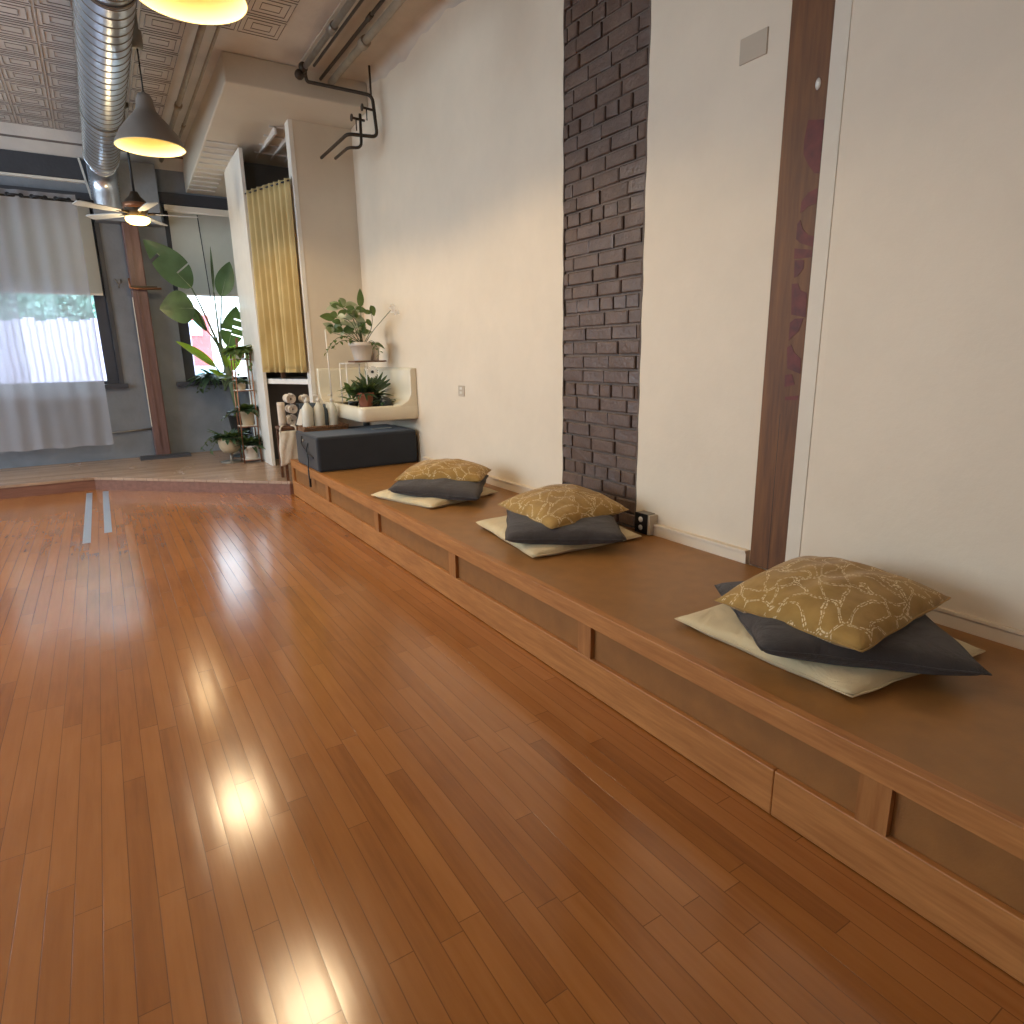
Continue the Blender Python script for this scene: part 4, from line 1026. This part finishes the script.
for k in range(10):
    a = k / 10 * PI; f_.leaf((2.08, 5.66, zf + .14), (math.cos(a) * .9, -.1, .4 + .6 * math.sin(a)), .22, .035, up=(0, -1, .3), droop=.12)
s_.tube([(2.08, 5.66, zf + .1), (2.06, 5.58, 1.12)], .003, 5)
f_.obj('foliage', M['leafdark'], ds); s_.obj('stem', M['stem'], ds)
fl_ = MB()
for k in range(16):
    a = 2 * PI * k / 16; fl_.leaf((2.055, 5.57, 1.125), (math.cos(a), -.15, math.sin(a)), .058, .026, up=(0, -1, .1), droop=.05, n=4)
fo = fl_.obj('daisy_flower', M['flower'], ds); MB().ball((2.055, 5.562, 1.125), .013, 6).obj('flower_centre', M['darkpot'], fo)
sm_ = thing('potted_plant', 'small leafy plant at the left end of the sink', 'potted plant', (1.88, 5.42, zf))
pot(MB(), (1.88, 5.62, zf), .035, .045, .07).obj('pot', M['darkpot'], sm_)
f_ = MB(); bushy(f_, (1.87, 5.60, zf + .09), .05, 46, .10, .045, 43, up=1.1, droop=.3, zspan=.12); f_.obj('foliage', M['leafmid'], sm_)
sm_.location = (1.88, 5.62, zf)
for ch_ in [k for k in bpy.data.objects if k.parent == sm_]:
    for v in ch_.data.vertices: v.co.y -= .20
bk = thing('round_planter', 'small round black planter at the right end of the sink', 'planter', (2.10, 5.40, zf))
MB().ball((2.10, 5.40, zf + .055), .055, 10).obj('planter', M['darkpot'], bk)
f_ = MB(); bushy(f_, (2.10, 5.40, zf + .07), .05, 20, .12, .03, 44, up=.4, droop=.5); f_.obj('foliage', M['leafdark'], bk)
tag(MB().lathe([(.045, 0), (.05, .005), (.055, .22), (.052, .22), (.046, .01), (.0001, .008)], (2.075, 5.95, zf), 24).obj('glass_vase', M['vase'], origin=(2.075, 5.95, zf)), 'clear glass vase at the back of the sink', 'vase')

# ------------------------------------------------------------ black folded mat under the sink
bx = thing('foam_mat', 'large black fabric covered foam mat lying under the sink', 'mat', (1.85, 5.5, HB))
MB().box(1.405, XC - .03, 5.19, 5.86, HB + .002, .628).obj('cover', M['mat'], bx, bevel=.022)
MB().tube([(1.403, 5.45, .56), (1.385, 5.45, .50), (1.39, 5.43, .42), (1.375, 5.40, .34), (1.37, 5.38, .27), (1.372, 5.37, .24)], .006, 6).obj('strap', M['black'], bx)
MB().box(1.364, 1.378, 5.352, 5.378, .20, .27).obj('strap_end', M['black'], bx)
MB().tube([(1.40, 5.62, .60), (1.385, 5.60, .54), (1.388, 5.5, .50), (1.385, 5.45, .48), (1.398, 5.30, .45)], .006, 6).obj('strap', M['black'], bx)
MB().ball((1.398, 5.57, .57), .012, 6).obj('buckle', M['steel'], bx)
tag(MB().box(1.98, 2.16, 5.45, 5.50, .6295, .6335).obj('white_strip', M['plastic_w'], origin=(2.05, 5.47, .63)), 'thin white strip lying on top of the black mat', 'strip')

# side table, tray and the things on it
st_ = thing('side_table', 'low wooden table in front of the closet, behind the black mat', 'table', (1.57, 6.26, ZP))
MB().box(1.35, 1.785, 6.14, 6.39, .605, .630).obj('table_top', M['tablewood'], st_, bevel=.004)
for x, y in ((1.37, 6.16), (1.76, 6.16), (1.37, 6.37), (1.72, 6.37)): MB().box(x - .013, x + .013, y - .013, y + .013, ZP, .605).obj('leg', M['tablewood'], st_)
ty = thing('wicker_tray', 'woven wicker tray under the white bottles', 'tray', (1.62, 5.76, .629))
MB().box(1.43, 1.83, 5.66, 5.855, .6295, .636).obj('base', M['wicker'], ty)
w_ = MB()
for k in range(3):
    z = .640 + .012 * k
    w_.tube([(1.435, 5.665, z), (1.825, 5.665, z), (1.825, 5.850, z), (1.435, 5.850, z)], .0065, 6, closed=True)
for k in range(22): w_.tube([(1.44 + k * .0183, 5.66, .636), (1.445 + k * .0183, 5.656, .674)], .004, 5)
w_.obj('rim', M['wicker'], ty)
def bottle(c, r, h, label):
    t = thing('pump_bottle', label, 'bottle', c, 'white bottles on the tray')
    MB().lathe([(r * .9, 0), (r, .008), (r, h * .56), (r * .96, h * .62), (r * .55, h * .72), (r * .38, h * .76), (r * .36, h * .80)], c, 24).obj('body', M['bottle'], t)
    x, y, z = c
    MB().lathe([(r * .42, h * .80), (r * .42, h * .88), (r * .15, h * .89), (r * .15, h * .95)], c, 14).obj('collar', M['plastic_w'], t)
    MB().tube([(x, y, z + h * .95), (x, y, z + h), (x - r * .8, y - .01, z + h * .985)], r * .17, 8).obj('pump', M['plastic_w'], t)
bottle((1.503, 5.76, .637), .049, .300, 'left one of the three white pump bottles on the wicker tray')
bottle((1.606, 5.76, .637), .046, .300, 'middle one of the three white pump bottles on the wicker tray')
bottle((1.728, 5.76, .637), .040, .295, 'right one of the three white pump bottles, beside the sink')
tag(MB().lathe([(.024, 0), (.030, .01), (.030, .15), (.024, .17), (.012, .185), (.012, .215), (.0001, .215)], (1.669, 5.80, .637), 18).obj('dark_bottle', M['grey_box'], origin=(1.669, 5.80, .637)), 'dark bottle standing between the white pump bottles', 'bottle')
gb = thing('grey_box', 'grey blue box behind the white bottles', 'box', (1.63, 6.26, .630))
MB().box(1.555, 1.70, 6.20, 6.32, .631, .80).obj('box_body', M['grey_box'], gb, bevel=.004); MB().box(1.550, 1.705, 6.196, 6.324, .80, .835).obj('lid', M['grey_box'], gb, bevel=.004)
Mt = Matrix.Translation((1.520, 6.165, .632)) @ Matrix.Rotation(math.radians(-25), 4, 'Z') @ Matrix.Rotation(math.radians(-14), 4, 'X') @ Matrix.Rotation(math.radians(16), 4, 'Y')
tg = thing('card_display', 'small white leaning card with dark frame at the table edge', 'sign', (1.520, 6.165, .632))
MB().box(-.035, .035, -.004, .004, 0, .17, Mt).obj('frame', M['darkpot'], tg); MB().box(-.026, .026, -.0052, -.004, .008, .162, Mt).obj('card', M['plastic_w'], tg)
def towel(c, r, L_, ax, label, turns=3.2):
    t = MB(); n_ = 60; c = Vector(c); pts = []
    for i in range(n_ + 1):
        a = i / n_ * 2 * PI * turns; rr3 = r * (.2 + .8 * i / n_); pts.append((rr3 * math.cos(a), rr3 * math.sin(a)))
    def fn(u, v):
        k = min(n_, int(u * n_ + .5)); a, b_ = pts[k]; s_ = (v - .5) * L_
        return c + (Vector((a, s_, b_)) if ax == 'Y' else Vector((s_, a, b_)) if ax == 'X' else Vector((a, b_, s_)))
    t.grid(fn, n_, 6)
    o = t.obj('rolled_towel', M['towel'], origin=c - Vector((0, 0, r if ax != 'Z' else L_ / 2)), thick=.007); tag(o, label, 'towel', 'rolled towels'); return o
towel((1.395, 6.27, .745), .036, .22, 'Z', 'tall rolled towel standing at the left end of the pile')
towel((1.478, 6.27, .888), .046, .15, 'Y', 'rolled towel at the top of the pile, left of the one on the grey box')
towel((1.487, 6.27, .790), .042, .15, 'Y', 'rolled towel in the middle of the pile')
towel((1.480, 6.29, .686), .050, .12, 'Y', 'rolled towel at the bottom of the pile')
towel((1.612, 6.26, .879), .040, .12, 'Y', 'rolled towel lying on top of the grey box')

# tote bag hanging from the front of the table
tb = thing('tote_bag', 'cream canvas tote bag hanging in front of the closet', 'bag', (1.41, 6.118, .29))
g_ = MB()
def bagf(side):
    def fn(u, v):
        wd = .165 + .03 * v; x = 1.405 + (u - .5) * wd + .004 * math.sin(v * 9); z = .60 - v * .31 - .012 * math.sin(u * 7 + 1) * v
        t = .017 * (max(0, math.sin(PI * u)) ** .5) * (math.sin(PI * min(1, v * .88 + .1)) ** .6)
        return (x, 6.115 - side * t + .003 * math.sin(u * 14 + v * 6), z)
    return fn
g_.grid(bagf(1), 24, 20); g_.grid(bagf(-1), 24, 20); g_.obj('bag_body', M['canvas'], tb, thick=.003)
for x0_, x1_ in ((1.335, 1.365), (1.475, 1.45)):
    MB().tube(bend([(x0_, 6.115, .595), (x0_ + .004, 6.118, .635), (x1_, 6.13, .648), (x1_, 6.17, .642)], .02), .008, 6).obj('handle', M['canvas'], tb)

# floor tape strips
for x, a, e, lab in ((-.27, 5.3, 7.42, 'longer pale tape strip on the floor in front of the platform'), (-.135, 5.55, 7.42, 'shorter pale tape strip on the floor, right of the longer one')):
    tag(MB().box(x, x + .05, a, e, .0002, .0012).obj('floor_tape', M['tape'], origin=(x, a, 0)), lab, 'tape', 'pale floor tape strips')

# ------------------------------------------------------------ outside the windows
q = N('pink_siding'); co = q.coord(scale=(1, 1, 1)); wv = q.n('ShaderNodeTexWave', Scale=3.0, Distortion=2.0); wv.bands_direction = 'X'; q.l(co, wv.inputs['Vector'])
q.set(Base_Color=q.ramp(wv.outputs['Fac'], [(0.1, (138, 126, 142)), (0.6, (170, 160, 180))]), Roughness=.8); M['siding'] = q.m
M['asphalt'] = mat('pale_paving', (170, 170, 168), .9)
M['hedge'] = leafmat('pale_hedge_leaf', (110, 144, 134), (160, 192, 182), .2)  # pale green leaf tone
M['rbrick'] = mat('red_render', (190, 90, 90), .9); M['lblue'] = mat('pale_blue_render', (150, 190, 205), .8); M['wrender'] = mat('white_render', (235, 232, 228), .9)
tag(MB().box(-30, 30, YF + .6, 60, -.5, -.3).obj('street', M['asphalt'], origin=(0, 30, -.5)), 'pale paving outside the windows', 'ground')
fe = MB()
for k in range(60): fe.box(-8 + k * .16, -8 + k * .16 + .156, 14, 14.06, -.3, 1.95 + .03 * (k % 3))
tag(fe.obj('wooden_fence', M['siding'], origin=(-3, 14, -.3)), 'pinkish vertical board fence seen through the left window', 'fence')
hd = MB(); r8 = random.Random(8)
for _ in range(5200):
    p = (r8.uniform(-6, .9), 14.45 + r8.uniform(-.15, .2), r8.uniform(1.4, 3.8))
    hd.leaf(p, (r8.uniform(-1, 1), r8.uniform(-1, .2), r8.uniform(-1, .6)), .13, .07, droop=.2, n=3)
hb2 = MB(); hb2.grid(lambda u, v: (-6 + 7 * u, 14.75 + .15 * math.sin(u * 60) * math.sin(v * 31), 0.0 + 3.9 * v), 80, 40)
tr_ = thing('garden_tree', 'pale green hedge tree behind the fence outside the left window', 'tree', (-2.5, 14.7, -.3))
hd.obj('foliage', M['hedge'], tr_); hb2.obj('leafy_mass', M['hedge'], tr_, thick=.3); MB().cyl((-2.5, 14.9, -.3), (-2.5, 14.9, 2.5), .12).obj('trunk', M['tablewood'], tr_)
bg = thing('street_building', 'white building with red and pale blue parts across the street', 'building', (4.5, 20, -.3))
MB().box(1.6, 9, 20, 26, -.3, 8).obj('wall', M['wrender'], bg); MB().box(1.9, 2.75, 19.9, 20.0, 1.1, 2.45).obj('red_panel', M['rbrick'], bg)
MB().box(2.0, 2.55, 19.85, 19.92, 1.9, 2.3).obj('window', M['lblue'], bg); MB().box(2.0, 2.9, 19.85, 19.95, .35, 1.0).obj('window', M['lblue'], bg)

# ------------------------------------------------------------ light
W = bpy.data.worlds.new('World'); bpy.context.scene.world = W; W.use_nodes = True
nt = W.node_tree; bgN = nt.nodes['Background']; bgN.inputs[0].default_value = (.66, .83, 1.0, 1); bgN.inputs[1].default_value = 10.5
def portal(loc, rot, sx_, sy_):
    L = bpy.data.lights.new('window_portal', 'AREA'); L.shape = 'RECTANGLE'; L.size = sx_; L.size_y = sy_; L.cycles.is_portal = True
    o = bpy.data.objects.new('window_portal', L); C.objects.link(o); o.location = loc; o.rotation_euler = rot
for x0, x1, z0, z1 in (W1, W2): portal(((x0 + x1) / 2, YF + .32, (z0 + z1) / 2), (-PI / 2, 0, 0), x1 - x0, z1 - z0)
for a, b_ in LW: portal((XL - .26, (a + b_) / 2, 1.95), (0, -PI / 2, 0), 2.1, b_ - a)
for a, b_ in RW: portal(((a + b_) / 2, YR - .26, 1.95), (PI / 2, 0, 0), b_ - a, 2.3)
# added fill spots without fixtures, out of view
for x, y, e_ in ((.55, 1.43, 4), (-2.2, 3.5, 16), (-2.2, 5.6, 16)):
    L = bpy.data.lights.new('unseen_fill_light', 'SPOT'); L.energy = e_ * 3; L.color = (1, .80, .55); L.shadow_soft_size = .12; L.spot_size = 2.6; L.spot_blend = .6
    o = bpy.data.objects.new('unseen_fill_light', L); C.objects.link(o); o.location = (x, y, 2.75)

# ------------------------------------------------------------ camera
cam = bpy.data.cameras.new('camera'); co_ = bpy.data.objects.new('camera', cam); C.objects.link(co_)
Rm = Matrix(((0.84454229, -0.14157959, 0.51643348), (-0.53523441, -0.19345822, 0.82225181), (-0.01650577, -0.9708394, -0.23916192)))
X_, Yd, Zf = Rm.col[0], Rm.col[1], Rm.col[2]
m4 = Matrix.Identity(4)
for i in range(3): m4[i][0] = X_[i]; m4[i][1] = -Yd[i]; m4[i][2] = -Zf[i]
m4[2][3] = 1.25
co_.matrix_world = m4
cam.sensor_width = 36; cam.sensor_fit = 'HORIZONTAL'; cam.lens = 637.542 / 1024 * 36; cam.clip_start = .02
S = bpy.context.scene; S.camera = co_
S.view_settings.view_transform = 'Standard'; S.view_settings.look = 'None'; S.view_settings.gamma = 1; S.view_settings.exposure = 0.22
S.view_settings.use_curve_mapping = False
S.cycles.max_bounces = 10; S.cycles.diffuse_bounces = 6; S.cycles.transparent_max_bounces = 16; S.cycles.sample_clamp_indirect = 6
S.cycles.use_denoising = True
S.cycles.caustics_reflective = False; S.cycles.caustics_refractive = False
